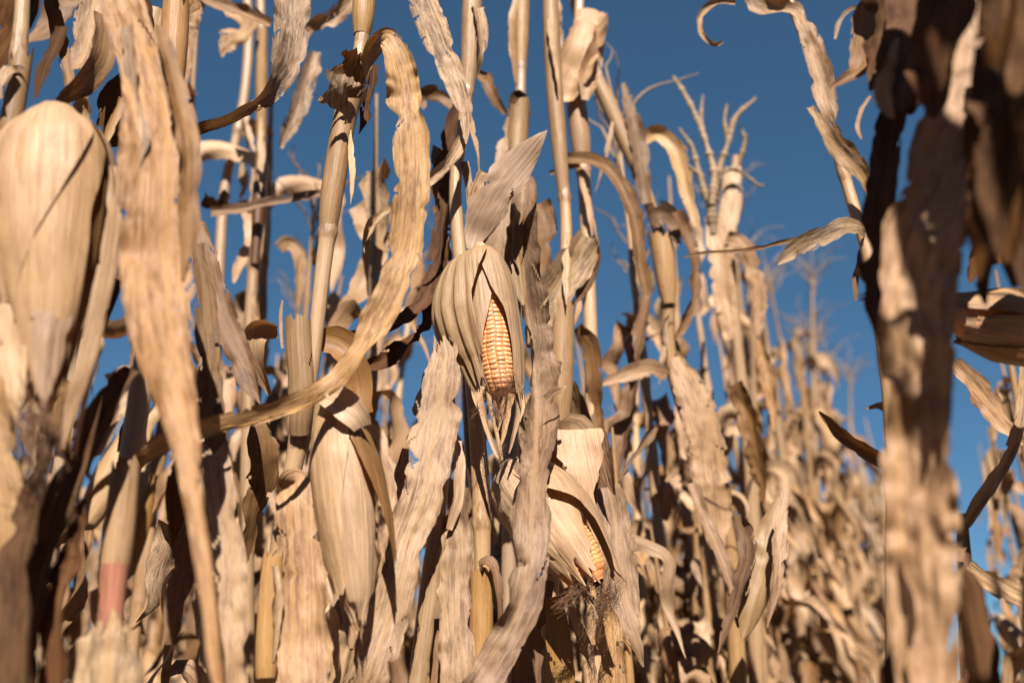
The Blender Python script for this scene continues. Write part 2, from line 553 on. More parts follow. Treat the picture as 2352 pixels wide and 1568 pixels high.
def ear(parent, basep, tipp, flaps, cob=None, silk=None, bend=0.0, label=None, detail=1.0):
    """ear with axis basep -> tipp (px, py, Y). Flap: dict(s0, s1, r=[(s, px)], lo=[(s, deg)], hi=[(s, deg)], mat). Angle 0 faces the camera, + to picture right of an ear hanging down"""
    P0 = at(*basep); P1 = at(*tipp)
    k = pxm((basep[1] + tipp[1]) / 2, (basep[2] + tipp[2]) / 2)
    A = unit(P1 - P0); L = np.linalg.norm(P1 - P0)
    V = unit(CAM - (P0 + P1) / 2)
    Fr = unit(V - (V @ A) * A)
    Rg = np.cross(Fr, A)
    root = bpy.data.objects.new('ear', None)
    C.objects.link(root)
    root.empty_display_size = 0.03
    root.parent = parent
    if label:
        root['label'] = label
    b = base_of(parent)
    for f in flaps:
        sd_ = f.get('seed', nseed())
        n = int(max(20, 95 * detail)); m = int(max(9, 41 * detail))
        s = np.linspace(f.get('s0', 0.0), f.get('s1', 1.0), n)
        r = prof(f['r'], s) * k
        lo = prof(f['lo'], s); hi = prof(f['hi'], s)
        t = np.linspace(0, 1, m)
        ang = np.radians(lo[:, None] * (1 - t) + hi[:, None] * t)
        rel = (s - s[0]) / (s[-1] - s[0])
        conv = ang * r.mean() / 0.0032
        rid = f.get('ridge', 0.0006)
        rr = r[:, None] + rid * (n2(conv, s[:, None] * 3, sd_) + 0.6 * n2(conv * 2.3, s[:, None] * 5, sd_ + 1)) \
            + f.get('wav', 0.002) * n2(ang * 2.1, s[:, None] * 4, sd_ + 2)
        e = np.abs(2 * t - 1)[None, :]
        if 'bulge' in f:
            rr = rr + f['bulge'][2] * k * np.exp(-((np.degrees(ang) - f['bulge'][0]) / f['bulge'][1]) ** 2) * np.sin(math.pi * np.clip(rel, 0, 1))[:, None] ** 0.8
        rr = rr + f.get('lift', 0.0) * k * e ** 3 * np.sin(math.pi * np.clip(rel, 0, 1))[:, None]
        for fo in f.get('folds', ()):
            rr = rr - fo[2] * k * np.exp(-((np.degrees(ang) - fo[0]) / fo[1]) ** 2) * np.sin(math.pi * rel)[:, None] ** 0.6
        sag = s[:, None] * L + 0 * ang
        sag = sag + f.get('rag', 0.004) * (n1(t * 7, sd_ + 3) + 0.7 * n1(t * 17, sd_ + 4))[None, :] * np.clip((rel[:, None] - 0.9) / 0.1, 0, 1)
        Q = P0 + A * sag[..., None] + Fr * (np.cos(ang) * rr)[..., None] + Rg * (np.sin(ang) * rr)[..., None]
        Q = Q + Rg * (bend * k * np.sin(math.pi * s))[:, None, None]
        uv = np.stack([ang * r.mean(), sag], -1).reshape(-1, 2)
        uv2 = np.stack([np.broadcast_to(2 * t - 1, ang.shape), 0 * ang + 9], -1).reshape(-1, 2)
        o = obj(f.get('name', 'husk'), Q.reshape(-1, 3), grid_faces(n, m), M[f.get('mat', 'husk')], root, b, uv, uv2)
        if f.get('label'):
            o['label'] = f['label']
    if cob:
        rows, cols = cob.get('rows', 16), cob.get('cols', 30)
        pr_, pc_ = int(12 * max(detail, 0.5)), int(9 * max(detail, 0.5))
        c0, c1 = cob['s0'], cob['s1']
        n, m = cols * pc_, rows * pr_
        z = np.linspace(0, cols, n)
        th = np.linspace(0, rows, m, endpoint=False)
        Z, TH = np.meshgrid(z, th, indexing='ij')
        TH0 = TH
        TH = (TH + 0.22 * n2(TH * 0.0 + 3, Z * 0.22, 9)) % rows
        row = np.floor(TH).astype(int)
        Zs = Z + tab(7)[row % 1024] * 0.5 + 0.3 * n2(TH * 0.5, Z * 0.25, 5)
        cell = np.floor(Zs).astype(int)
        x = (TH - row) * 2 - 1
        y = (Zs - cell) * 2 - 1
        h = np.clip(1 - np.abs(x) ** 2.6, 0, 1) ** 0.55 * np.clip(1 - np.abs(y) ** 2.6, 0, 1) ** 0.55
        jit = tab(17)[(row * 61 + cell * 17) % 1024]
        ss = c0 + (c1 - c0) * Z / cols
        R0 = prof(cob['r'], np.linspace(c0, c1, n))[:, None] * k
        rr = R0 * (0.915 + (0.08 + 0.025 * jit) * h * (1 - 0.10 * np.exp(-(x ** 2 + (y * 1.6) ** 2) / 0.12) * (jit > 0)))
        a = TH0 / rows * 2 * math.pi
        Q = P0 + A * (ss * L)[..., None] + Fr * (np.cos(a) * rr)[..., None] + Rg * (np.sin(a) * rr)[..., None]
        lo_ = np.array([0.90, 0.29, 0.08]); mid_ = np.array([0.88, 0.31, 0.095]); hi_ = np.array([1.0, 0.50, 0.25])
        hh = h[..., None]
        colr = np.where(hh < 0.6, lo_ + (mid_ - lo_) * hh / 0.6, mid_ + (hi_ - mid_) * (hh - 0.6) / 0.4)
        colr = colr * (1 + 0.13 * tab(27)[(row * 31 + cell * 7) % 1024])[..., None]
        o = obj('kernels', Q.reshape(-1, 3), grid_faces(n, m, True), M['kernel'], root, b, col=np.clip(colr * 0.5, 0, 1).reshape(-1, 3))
    if silk:
        for sk in (silk if isinstance(silk, list) else [silk]):
            silk_tuft(root, sk, b)
    return root


def silk_tuft(root, sk, b):
    """strands from a start point to an end point (px, py, Y) with a spread in picture units"""
    rng = np.random.default_rng(nseed())
    S0 = at(*sk['a']); S1 = at(*sk['b'])
    k = pxm(sk['a'][1], sk['a'][2])
    VV, FF, off = [], [], 0
    for i in range(sk.get('n', 60)):
        m = 14
        t = np.linspace(0, 1, m)[:, None]
        a0 = S0 + rng.normal(0, 1, 3) * sk.get('s0', 20) * k * 0.5
        a1 = S0 + (S1 - S0) * rng.uniform(0.3, 1.0) + rng.normal(0, 1, 3) * sk.get('s1', 20) * k * 0.5
        curl_ = np.stack([n1(t[:, 0] * 4.5 + i * 3.3, 900 + j) for j in range(3)], 1) * sk.get('curl', 12) * k
        X = a0 * (1 - t) + a1 * t + curl_ * np.sqrt(t)
        T = unit(np.gradient(X, axis=0))
        A = unit(np.cross(T, np.array([0.3, 0.2, 0.9])))
        Bt = np.cross(T, A)
        r = sk.get('w', 0.9) * k * 0.5 * np.linspace(1, 0.6, m)[:, None]
        ring = np.stack([X + r * (A * math.cos(q) + Bt * math.sin(q)) for q in (0, 2.09, 4.19)], 1)
        VV.append(ring.reshape(-1, 3))
        FF.append(grid_faces(m, 3, True) + off)
        off += m * 3
    o = obj('silk', np.vstack(VV), np.vstack(FF), M['silk'], root, b)
    o['kind'] = 'stuff'
    return o


# ------------------------------------------------------------------ the near row, plant by plant
# --- the plant whose pale jointed stalk crosses the left centre, leaf arching over from its collar
pA = plant('tall corn plant with bright jointed stalk and long leaf arching over from its torn collar',
           [(842, -900, 14), (842, -420, 20), (838, -100, 27), (833, 60, 29), (826, 115, 30), (814, 180, 32), (790, 280, 34), (766, 420, 36), (753, 530, 38), (738, 650, 36), (722, 800, 33),
            (708, 900, 34), (690, 1000, 44), (668, 1100, 42), (645, 1230, 40), (622, 1400, 44), (610, 1560, 46), (600, 1700, 44)], Y=1.08,
           nodes=[(830, 84), (753, 532), (690, 1005), (611, 1556)])
tube(pA, 'leaf_sheath', [(846, -330, 44), (840, -120, 50), (836, 0, 52), (833, 50, 48), (830, 82, 36)], 'sheath', 1.08, arc=(-165, 170), sides=26, groove=0.015, rag=0.006)
tube(pA, 'leaf_sheath', [(806, 190, 66), (797, 245, 54), (782, 320, 52), (771, 390, 53), (762, 450, 52), (756, 500, 46), (753, 533, 39)], 'sheath', 1.08, arc=(-200, 150), sides=30, groove=0.014, rag=0.012, flare=0.25)
leaf(pA, [(794, 285, 1.055, 44, 0), (788, 250, 1.045, 60, 0), (786, 222, 1.03, 90, 0), (790, 198, 1.022, 112, 0), (796, 180, 1.02, 112, 0)], 'leaf_grey', curl=70, fold=0.1, ruf=0.004, jag=0.18, tears=6, name='leaf_sheath', ragged=(0, 0.004), nv=19, step=0.002)
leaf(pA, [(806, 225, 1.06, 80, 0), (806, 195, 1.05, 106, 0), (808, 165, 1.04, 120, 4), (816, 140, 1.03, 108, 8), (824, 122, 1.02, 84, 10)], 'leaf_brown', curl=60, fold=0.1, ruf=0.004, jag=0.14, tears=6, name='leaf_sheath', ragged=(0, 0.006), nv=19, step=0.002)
leaf(pA, [(842, 178, 1.06, 46, 30), (850, 142, 1.045, 54, 34), (862, 110, 1.025, 56, 26), (880, 90, 1.005, 50, 10), (894, 88, 1.0, 48, -4), (910, 120, 1.0, 62, 0),
          (928, 200, 1.005, 84, 4), (940, 300, 1.005, 94, 4), (944, 400, 1.0, 96, 2), (938, 500, 1.0, 92, 0), (924, 600, 1.0, 84, -6), (900, 690, 1.0, 78, -20), (868, 762, 1.0, 74, -48), (826, 822, 0.995, 62, -66),
          (780, 868, 1.0, 54, -50), (721, 908, 0.985, 52, -16), (647, 936, 0.96, 54, 0), (560, 957, 0.94, 56, 6), (458, 988, 0.92, 52, 4), (366, 1024, 0.91, 56, 20), (300, 1062, 0.90, 60, 35), (230, 1105, 0.9, 40, 40), (190, 1150, 0.9, 10, 40)],
     'leaf', mid=0.62, fold=0.38, ruf=0.0065, rufl=0.036, jag=0.10, tears=7, wr=0.0006, nv=19, step=0.003)
leaf(pA, [(862, 150, 1.11, 44, -50), (858, 200, 1.115, 54, -50), (846, 255, 1.12, 46, -45), (822, 306, 1.12, 5, -40)], 'leaf_dark_shade', jag=0.2, name='leaf_sheath', ruf=0.004)
leaf(pA, [(800, 212, 1.045, 70, 8), (770, 212, 1.04, 66, 2), (748, 222, 1.035, 56, -8), (733, 232, 1.03, 46, -45), (726, 226, 1.045, 40, -100)], 'leaf_grey', jag=0.3, tears=9, ruf=0.006, name='leaf_sheath', ragged=(0, 0.006), step=0.002)
leaf(pA, [(684, 726, 1.045, 74, -4), (684, 800, 1.045, 76, -4), (687, 880, 1.045, 75, -4), (690, 950, 1.05, 70, -4), (691, 1000, 1.06, 56, -4)], 'sheath', curl=-130, fold=0, jag=0.02, tears=1, ruf=0.001, wr=0.0002, name='leaf_sheath', ragged=(0.004, 0), nv=19)
leaf(pA, [(652, 690, 1.05, 6, 0), (648, 730, 1.05, 9, 0), (650, 800, 1.05, 9, 0)], 'leaf', name='leaf_sheath', jag=0.1, nv=5, ruf=0.001)
leaf(pA, [(640, 752, 1.075, 44, 30), (612, 748, 1.08, 60, 20), (585, 762, 1.085, 66, 6), (580, 800, 1.09, 70, -14), (597, 850, 1.1, 62, -40), (622, 905, 1.11, 20, -50)], 'husk', ruf=0.003, name='leaf', jag=0.05, curl=60)
leaf(pA, [(735, 778, 1.10, 60, 10), (775, 788, 1.10, 84, 10), (808, 820, 1.10, 84, 14), (822, 880, 1.11, 70, 10), (830, 950, 1.11, 60, 5)], 'husk_gold', ruf=0.002, name='husk', jag=0.04, curl=40)
leaf(pA, [(662, 1135, 1.075, 60, 0), (672, 1112, 1.065, 74, 0), (684, 1108, 1.05, 84, 0), (690, 1150, 1.04, 112, 0), (693, 1230, 1.04, 124, 0), (697, 1330, 1.035, 124, 2), (700, 1450, 1.03, 128, 2), (700, 1600, 1.02, 134, 2), (702, 1700, 1.02, 130, 0)],
     'leaf', mid=-0.38, fold=0.18, ruf=0.006, rufl=0.03, jag=0.1, tears=4, nv=19, step=0.004)
leaf(pA, [(640, 1150, 1.05, 30, -20), (648, 1190, 1.04, 46, -30), (650, 1260, 1.035, 40, -40), (640, 1340, 1.035, 26, -50), (632, 1390, 1.04, 6, -50)], 'leaf', ruf=0.006, jag=0.2)
tube(pA, 'leaf_sheath', [(628, 1270, 46), (622, 1350, 52), (616, 1450, 54), (612, 1530, 52), (611, 1556, 46)], 'sheath', 1.03, arc=(-170, 170), sides=26, rag=0.008)
leaf(pA, [(598, 962, 1.14, 60, 12), (600, 1030, 1.14, 88, 14), (596, 1100, 1.15, 84, 18), (580, 1180, 1.15, 70, 20), (560, 1270, 1.16, 50, 24), (545, 1330, 1.16, 10, 24)], 'leaf_brown', ruf=0.006, jag=0.16, tears=8, mid=0.6, fold=0.3)
ear(pA, (770, 915, 1.06), (826, 1445, 1.04), [
    dict(name='husk', mat='husk_spot', s0=0.02, s1=0.86, r=[(0, 26), (.12, 60), (.3, 80), (.5, 78), (.7, 66), (1, 34)], lo=[(0, -110), (1, -110)], hi=[(0, 30), (.25, 16), (.5, -8), (1, -30)], wav=0.0015),
    dict(name='husk', mat='husk', s0=0.05, s1=0.99, r=[(0, 22), (.12, 52), (.3, 70), (.5, 69), (.7, 56), (.85, 40), (1, 8)], lo=[(0, -90), (1, -100)], hi=[(0, 90), (.6, 80), (1, 60)], wav=0.0015, rag=0.012),
    dict(name='husk', mat='husk', s0=0.05, s1=1.0, r=[(0, 22), (.12, 50), (.3, 66), (.5, 65), (.7, 52), (.85, 36), (1, 5)], lo=[(0, 60), (1, 60)], hi=[(0, 290), (1, 290)], rag=0.01),
    dict(name='husk', mat='husk_gold', s0=0.04, s1=0.74, r=[(0, 30), (.15, 66), (.35, 92), (.55, 104), (.74, 100)], lo=[(0, 0), (.3, 26), (.5, 44), (.74, 62)], hi=[(0, 120), (.3, 110), (.74, 86)], wav=0.001, rag=0.01,
         label='golden outer husk speckled with dark mould spots')],
    silk=dict(a=(826, 1420, 1.04), b=(826, 1460, 1.04), n=14, s0=10, s1=12, curl=6), label='pale hanging ear closed in its husk')
leaf(pA, [(742, 902, 1.045, 40, 14), (768, 912, 1.03, 66, 14), (798, 935, 1.02, 74, 6), (822, 962, 1.02, 60, -4), (832, 980, 1.025, 46, -10)], 'husk_spot', ruf=0.001, fold=0.1, curl=50, jag=0.02, tears=0, name='husk', wr=0.0002)

# --- the plant that carries the open ear
pB = plant('corn plant holding the half open ear of orange kernels in sharp focus',
           [(1100, -900, 16), (1094, -420, 22), (1086, -50, 25), (1079, 150, 26), (1062, 300, 27), (1046, 430, 29), (1056, 585, 32), (1070, 700, 32), (1086, 900, 34), (1098, 1050, 36), (1106, 1200, 40), (1108, 1300, 38), (1106, 1450, 40), (1104, 1700, 42)], Y=1.25,
           nodes=[(1075, 215), (1106, 1196)])
tube(pB, 'leaf_sheath', [(1094, -380, 34), (1088, -80, 42), (1083, 40, 46), (1079, 140, 40), (1073, 214, 28)], 'sheath', 1.25, arc=(-170, 170), sides=24, rag=0.01)
leaf(pB, [(1096, 20, 1.24, 36, 30), (1104, 60, 1.23, 40, 40), (1104, 120, 1.23, 32, 50), (1096, 170, 1.24, 6, 50)], 'leaf', jag=0.15, name='leaf_sheath')
leaf(pB, [(945, -90, 1.2, 74, 5), (965, -20, 1.19, 76, 5), (995, 60, 1.185, 72, 8), (1030, 145, 1.18, 62, 12), (1056, 215, 1.18, 48, 16), (1068, 270, 1.18, 34, 10), (1072, 305, 1.18, 18, 0), (1073, 332, 1.18, 3, 0)], 'leaf_grey', mid=0.5, fold=-0.35, ruf=0.004, jag=0.08, wr=0.0012, step=0.003, nv=17)
leaf(pB, [(1060, 318, 1.2, 26, 0), (1046, 345, 1.19, 36, 16), (1022, 376, 1.18, 40, 24), (995, 402, 1.17, 36, 20), (968, 428, 1.17, 30, 10), (935, 455, 1.2, 26, 0), (900, 480, 1.22, 24, -30), (872, 500, 1.22, 30, -10), (850, 532, 1.22, 26, -20), (836, 560, 1.22, 8, -30), (836, 580, 1.22, 2, -30)], 'leaf_grey', fold=0.5, ruf=0.004, jag=0.15)
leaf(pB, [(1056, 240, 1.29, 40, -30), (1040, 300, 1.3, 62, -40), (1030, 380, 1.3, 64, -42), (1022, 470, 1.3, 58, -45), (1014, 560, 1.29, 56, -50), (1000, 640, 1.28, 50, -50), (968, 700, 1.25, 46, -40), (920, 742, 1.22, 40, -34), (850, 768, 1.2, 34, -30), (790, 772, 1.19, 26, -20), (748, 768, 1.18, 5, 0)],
     'leaf_dark_shade', fold=0.5, ruf=0.006, jag=0.14, tears=6)  # shade on this leaf and the next is painted by their dark material
leaf(pB, [(1026, 560, 1.31, 30, -40), (1014, 640, 1.3, 46, -50), (992, 720, 1.29, 54, -56), (950, 785, 1.28, 58, -50), (896, 826, 1.27, 52, -40), (850, 842, 1.26, 30, -20), (800, 838, 1.26, 4, 0)], 'leaf_dark_shade', fold=0.4, ruf=0.007, jag=0.12)
leaf(pB, [(1008, 340, 1.33, 40, 30), (1010, 420, 1.33, 56, 30), (1016, 500, 1.33, 50, 20), (1024, 600, 1.33, 30, 20)], 'leaf_brown', ruf=0.007, jag=0.2)
# the broad pointed leaf above the ear
leaf(pB, [(1080, 572, 1.2, 22, 0), (1092, 535, 1.2, 56, 4), (1112, 492, 1.19, 88, 6), (1140, 444, 1.185, 104, 6), (1172, 396, 1.18, 92, 4), (1208, 352, 1.175, 62, 0), (1238, 318, 1.17, 28, 0), (1257, 298, 1.17, 2, 0)], 'husk_spot', mid=-0.2, fold=0.12, ruf=0.0012, jag=0.02, tears=1, wr=0.0005, nv=19, step=0.003, curl=-35)
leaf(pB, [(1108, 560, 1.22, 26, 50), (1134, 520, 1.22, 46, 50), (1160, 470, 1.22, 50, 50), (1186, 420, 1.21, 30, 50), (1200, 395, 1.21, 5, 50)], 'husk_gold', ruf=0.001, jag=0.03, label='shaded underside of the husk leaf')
leaf(pB, [(1112, 395, 1.2, 20, 20), (1100, 420, 1.2, 36, 30), (1088, 455, 1.2, 28, 40), (1080, 500, 1.2, 8, 40)], 'husk', ruf=0.003, jag=0.06)
leaf(pB, [(1064, 372, 1.235, 22, 20), (1076, 420, 1.23, 24, 24), (1080, 470, 1.23, 20, 30), (1084, 560, 1.225, 10, 20)], 'leaf', ruf=0.003, jag=0.1, name='leaf_sheath')
leaf(pB, [(1168, 420, 1.3, 30, 0), (1158, 480, 1.3, 60, 0), (1150, 560, 1.3, 84, 0), (1150, 660, 1.3, 80, 0), (1170, 800, 1.3, 60, 0)], 'leaf', ruf=0.003)
# the long ruffled leaf hanging past the ear on its right
leaf(pB, [(1206, 404, 1.27, 26, 0), (1204, 430, 1.26, 60, 0), (1199, 500, 1.255, 80, 6), (1202, 590, 1.27, 80, 12), (1210, 680, 1.285, 80, 18), (1218, 770, 1.295, 90, 24), (1226, 860, 1.295, 96, 26), (1232, 950, 1.28, 98, 18), (1232, 1020, 1.22, 98, 4), (1230, 1100, 1.16, 92, -6), (1229, 1180, 1.125, 90, -4), (1227, 1260, 1.10, 90, 0),
          (1212, 1340, 1.09, 92, 2), (1188, 1410, 1.085, 96, 4), (1152, 1480, 1.08, 96, 6), (1118, 1535, 1.08, 88, 6), (1080, 1590, 1.08, 60, 6), (1040, 1660, 1.14, 40, 0)],
     'leaf', mid=-0.1, fold=[.5, .7, .9, 1.1, 1.15, 1.15, 1.15, 1.05, .75, .5, .4, .35] + [.3] * 6, ruf=0.0075, rufl=0.026, jag=0.1, tears=6, wr=0.0008, nv=21, step=0.003)
leaf(pB, [(1192, 430, 1.262, 30, -12), (1182, 500, 1.258, 40, -14), (1186, 570, 1.255, 38, -14), (1198, 650, 1.252, 28, -10), (1206, 700, 1.25, 8, -10)], 'sheath_gold', ruf=0.0015, jag=0.03, fold=0.2)
leaf(pB, [(1252, 915, 1.22, 14, 0), (1270, 900, 1.215, 26, 0), (1290, 893, 1.21, 24, 10), (1301, 889, 1.21, 10, 30)], 'leaf', jag=0.15, ruf=0.002, step=0.002)
tube(pB, 'leaf_sheath', [(1082, 880, 42), (1090, 1000, 50), (1100, 1110, 52), (1106, 1190, 44)], 'stalk_dark', 1.27, arc=(-170, 170), sides=20, rag=0.008)
tube(pB, 'leaf_sheath', [(1108, 1300, 52), (1106, 1400, 54), (1104, 1520, 56), (1102, 1660, 56)], 'sheath_gold', 1.23, arc=(-190, 120), sides=24, rag=0.012, flare=0.2)
leaf(pB, [(1100, 1300, 1.23, 30, 30), (1118, 1288, 1.22, 52, 40), (1136, 1310, 1.215, 46, 50), (1146, 1370, 1.21, 36, 60), (1148, 1440, 1.21, 20, 60)], 'leaf_brown', ruf=0.004, jag=0.1)
# hero ear
HUSK = [
    dict(mat='husk', s0=0.0, s1=0.84, r=[(0, 22), (.03, 48), (.076, 64), (.14, 72), (.26, 79), (.42, 84), (.56, 82), (.7, 74), (.8, 64), (.86, 58)], bulge=(-90, 40, 56), lo=[(0, -115), (.3, -115), (.86, -105)], hi=[(0, 20), (.1, 4), (.2, -12), (.35, -26), (.55, -24), (.7, -24), (.86, -34)],
         ridge=0.0009, wav=0.0022, rag=0.02, folds=[(-58, 5, 10), (-72, 4, 7), (-40, 6, 5), (-84, 4, 6)], label='wide outer husk bulging to the left', seed=511),
    dict(mat='husk_spot', s0=0.04, s1=0.98, r=[(0, 20), (.12, 40), (.25, 52), (.45, 56), (.65, 56), (.85, 54), (1, 44)], lo=[(0, -80), (1, -110)], hi=[(.04, 60), (.16, 42), (.26, 26), (.34, 10), (.466, -4), (.607, -24), (.75, -36), (.89, -40), (1, -36)],
         ridge=0.0004, wav=0.001, rag=0.014, label='thin white speckled inner husk', seed=533),
    dict(mat='husk', s0=0.0, s1=1.02, r=[(0, 20), (.04, 36), (.076, 45), (.14, 54), (.28, 64), (.5, 66), (.7, 62), (.9, 54), (1.02, 48)], lo=[(0, -24), (.1, -12), (.16, -6), (.26, 2), (.34, 8), (.4, 17), (.466, 27), (.6, 33), (.75, 36), (.9, 34), (1.02, 40)], hi=[(0, 130), (.9, 135), (1.02, 110)],
         ridge=0.0005, wav=0.001, rag=0.022, folds=[(75, 8, 4)], label='narrow husk down the right side', seed=557),
    dict(mat='husk_gold', s0=0.1, s1=0.96, r=[(0, 30), (.2, 50), (.5, 57), (.8, 54), (1, 46)], lo=[(.1, 12), (.28, 14), (.4, 26), (.55, 38), (.75, 46), (.96, 46)], hi=[(.1, 100), (.96, 110)], ridge=0.0004, wav=0.001, rag=0.01, seed=571),
    dict(mat='husk', s0=0.02, s1=1.0, r=[(0, 16), (.1, 40), (.3, 56), (.6, 58), (.9, 50), (1, 40)], lo=[(0, 95), (1, 95)], hi=[(0, 275), (1, 275)], rag=0.02, seed=577)]
eB = ear(pB, (1108, 574, 1.19), (1156, 915, 1.185), HUSK,
         cob=dict(s0=0.2, s1=1.0, rows=14, cols=28, r=[(.2, 34), (.35, 44), (.6, 49), (.8, 48), (.9, 43), (.96, 33), (1, 13)]),
         silk=[dict(a=(1146, 898, 1.165), b=(1142, 985, 1.165), n=46, s0=44, s1=26, curl=14, w=0.8), dict(a=(1136, 890, 1.16), b=(1168, 886, 1.16), n=24, s0=44, s1=30, curl=18, w=0.75),
               dict(a=(1100, 940, 1.165), b=(1070, 975, 1.16), n=5, s0=10, s1=16, curl=16, w=0.9), dict(a=(1176, 868, 1.165), b=(1176, 905, 1.165), n=30, s0=26, s1=16, curl=12, w=0.7),
               dict(a=(1150, 1020, 1.17), b=(1146, 1068, 1.17), n=16, s0=14, s1=12, curl=8, w=0.8)],
         label='half open ear with orange kernels and brown silk', detail=1.5)
tube(eB, 'shank', [(1098, 600, 30), (1104, 582, 40), (1110, 574, 44), (1116, 570, 34)], 'stalk', 1.2, sides=18, step=0.003)
for c in ([(1092, 862, 1.18, 22, -10), (1088, 900, 1.18, 18, -10), (1104, 950, 1.18, 13, -10), (1120, 1004, 1.18, 3, -10)],
          [(1112, 880, 1.175, 24, 0), (1108, 920, 1.17, 20, -30), (1122, 980, 1.17, 15, -10), (1140, 1036, 1.17, 10, 0), (1146, 1052, 1.17, 3, 0)],
          [(1124, 900, 1.18, 16, 20), (1130, 950, 1.175, 15, 30), (1144, 1010, 1.17, 13, 20), (1154, 1056, 1.17, 8, 20)],
          [(1176, 905, 1.17, 20, 10), (1168, 945, 1.17, 18, 26), (1158, 1000, 1.17, 13, 10), (1150, 1030, 1.17, 3, 0)],
          [(1186, 900, 1.175, 16, 20), (1184, 950, 1.175, 17, 40), (1176, 1000, 1.175, 14, 20), (1166, 1040, 1.175, 3, 10)],
          [(1160, 912, 1.172, 12, -20), (1152, 960, 1.172, 12, -30), (1142, 1000, 1.172, 4, -20)],
          [(1198, 890, 1.18, 14, 20), (1200, 930, 1.18, 12, 30), (1194, 970, 1.18, 3, 10)]):
    leaf(eB, c, 'husk', name='husk', jag=0.1, tears=3, ruf=0.003, rufl=0.02, fold=0.5, nv=9, step=0.003)

# --- the second open ear, low right of the centre
pC = plant('corn plant with drooping ear showing a strip of kernels, below the sharp open ear',
           [(1254, -300, 18), (1264, 0, 22), (1276, 240, 24), (1298, 470, 26), (1300, 600, 28), (1294, 740, 30), (1290, 900, 34), (1282, 1060, 34), (1270, 1250, 36), (1262, 1450, 38), (1256, 1650, 40)], Y=1.42, nodes=[(1296, 450), (1286, 985)])
tube(pC, 'leaf_sheath', [(1294, 690, 54), (1291, 800, 56), (1289, 900, 54), (1287, 985, 38)], 'sheath', 1.42, arc=(-170, 170), sides=24, rag=0.01)
tube(pC, 'leaf_sheath', [(1260, -160, 30), (1266, 60, 38), (1274, 210, 38), (1284, 330, 36), (1295, 448, 26)], 'sheath', 1.42, arc=(-170, 170), sides=20, rag=0.01)
ear(pC, (1180, 1085, 1.25), (1372, 1348, 1.2), [
    dict(mat='husk_spot', s0=-0.08, s1=0.52, r=[(-.08, 20), (0, 62), (.1, 84), (.25, 92), (.4, 84), (.52, 74)], lo=[(0, -118), (.52, -100)], hi=[(0, 60), (.3, 40), (.52, 6)], ridge=0.0008, rag=0.012, wav=0.001, seed=611),
    dict(mat='husk', s0=0.05, s1=0.98, r=[(0, 60), (.2, 84), (.45, 92), (.7, 74), (.9, 36), (1, 14)], lo=[(0, -118), (1, -100)], hi=[(0, 10), (.5, -10), (.8, -10), (1, 40)], ridge=0.0009, rag=0.008, wav=0.001, seed=621),
    dict(mat='husk', s0=0.1, s1=0.9, r=[(0, 50), (.2, 76), (.45, 84), (.7, 74), (.9, 56)], lo=[(0, -60), (1, -60)], hi=[(0, 90), (.5, 64), (.65, 50), (.8, 44), (.9, 30)], ridge=0.0006, rag=0.014, wav=0.002, seed=631),
    dict(mat='husk', s0=-0.05, s1=1.02, r=[(-.05, 30), (.1, 84), (.3, 108), (.5, 108), (.7, 94), (.9, 74), (1, 58)], lo=[(0, -10), (.3, 10), (.5, 48), (.7, 66), (.9, 70), (1, 70)], hi=[(0, 130), (1, 140)], ridge=0.0004, rag=0.012, wav=0.001, seed=641),
    dict(mat='husk', s0=0, s1=0.95, r=[(0, 40), (.3, 80), (.6, 80), (1, 30)], lo=[(0, 130), (1, 130)], hi=[(0, 250), (1, 250)], seed=651)],
    cob=dict(s0=0.2, s1=0.98, rows=16, cols=26, r=[(.2, 60), (.5, 70), (.75, 62), (.9, 48), (1, 14)]),
    silk=[dict(a=(1352, 1336, 1.19), b=(1268, 1410, 1.19), n=90, s0=24, s1=16, curl=14, w=1.0), dict(a=(1388, 1350, 1.22), b=(1366, 1480, 1.22), n=150, s0=40, s1=48, curl=20, w=1.0)], label='drooping ear with a strip of kernels showing', detail=1.2)
for c in ([(1316, 1330, 1.2, 16, 0), (1340, 1362, 1.2, 10, 0), (1366, 1400, 1.2, 3, 0)], [(1330, 1340, 1.2, 14, 0), (1356, 1378, 1.2, 9, 0), (1372, 1420, 1.2, 3, 0)], [(1350, 1320, 1.19, 22, 10), (1362, 1350, 1.19, 20, 20), (1370, 1372, 1.19, 4, 20)]):
    leaf(pC, c, 'husk', name='husk', nv=7, step=0.003, ruf=0.001)
leaf(pC, [(1322, 988, 1.275, 120, 0), (1324, 1012, 1.27, 132, 0), (1330, 1044, 1.265, 122, 0), (1338, 1080, 1.26, 86, 4), (1346, 1118, 1.258, 44, 8), (1351, 1152, 1.258, 4, 8)], 'husk', fold=0.12, ruf=0.002, jag=0.03, nv=17, step=0.003)
leaf(pC, [(1372, 1000, 1.29, 60, -34), (1386, 1040, 1.29, 74, -40), (1400, 1086, 1.29, 56, -44), (1414, 1136, 1.295, 6, -44)], 'leaf', fold=0.2, ruf=0.002, jag=0.04)
leaf(pC, [(1262, 1110, 1.29, 50, 20), (1266, 1060, 1.285, 60, 20), (1272, 1012, 1.28, 50, 20)], 'leaf', fold=0.2, ruf=0.002, jag=0.04)
leaf(pC, [(1380, 1080, 1.35, 60, -30), (1398, 1140, 1.35, 70, -40), (1404, 1220, 1.35, 60, -40), (1400, 1300, 1.35, 30, -40)], 'leaf_brown', fold=0.3, ruf=0.003)
leaf(pC, [(1290, 1000, 1.36, 60, 10), (1320, 990, 1.35, 90, 10), (1345, 1040, 1.35, 84, 6), (1352, 1110, 1.35, 40, 0)], 'leaf', ruf=0.003, jag=0.05)
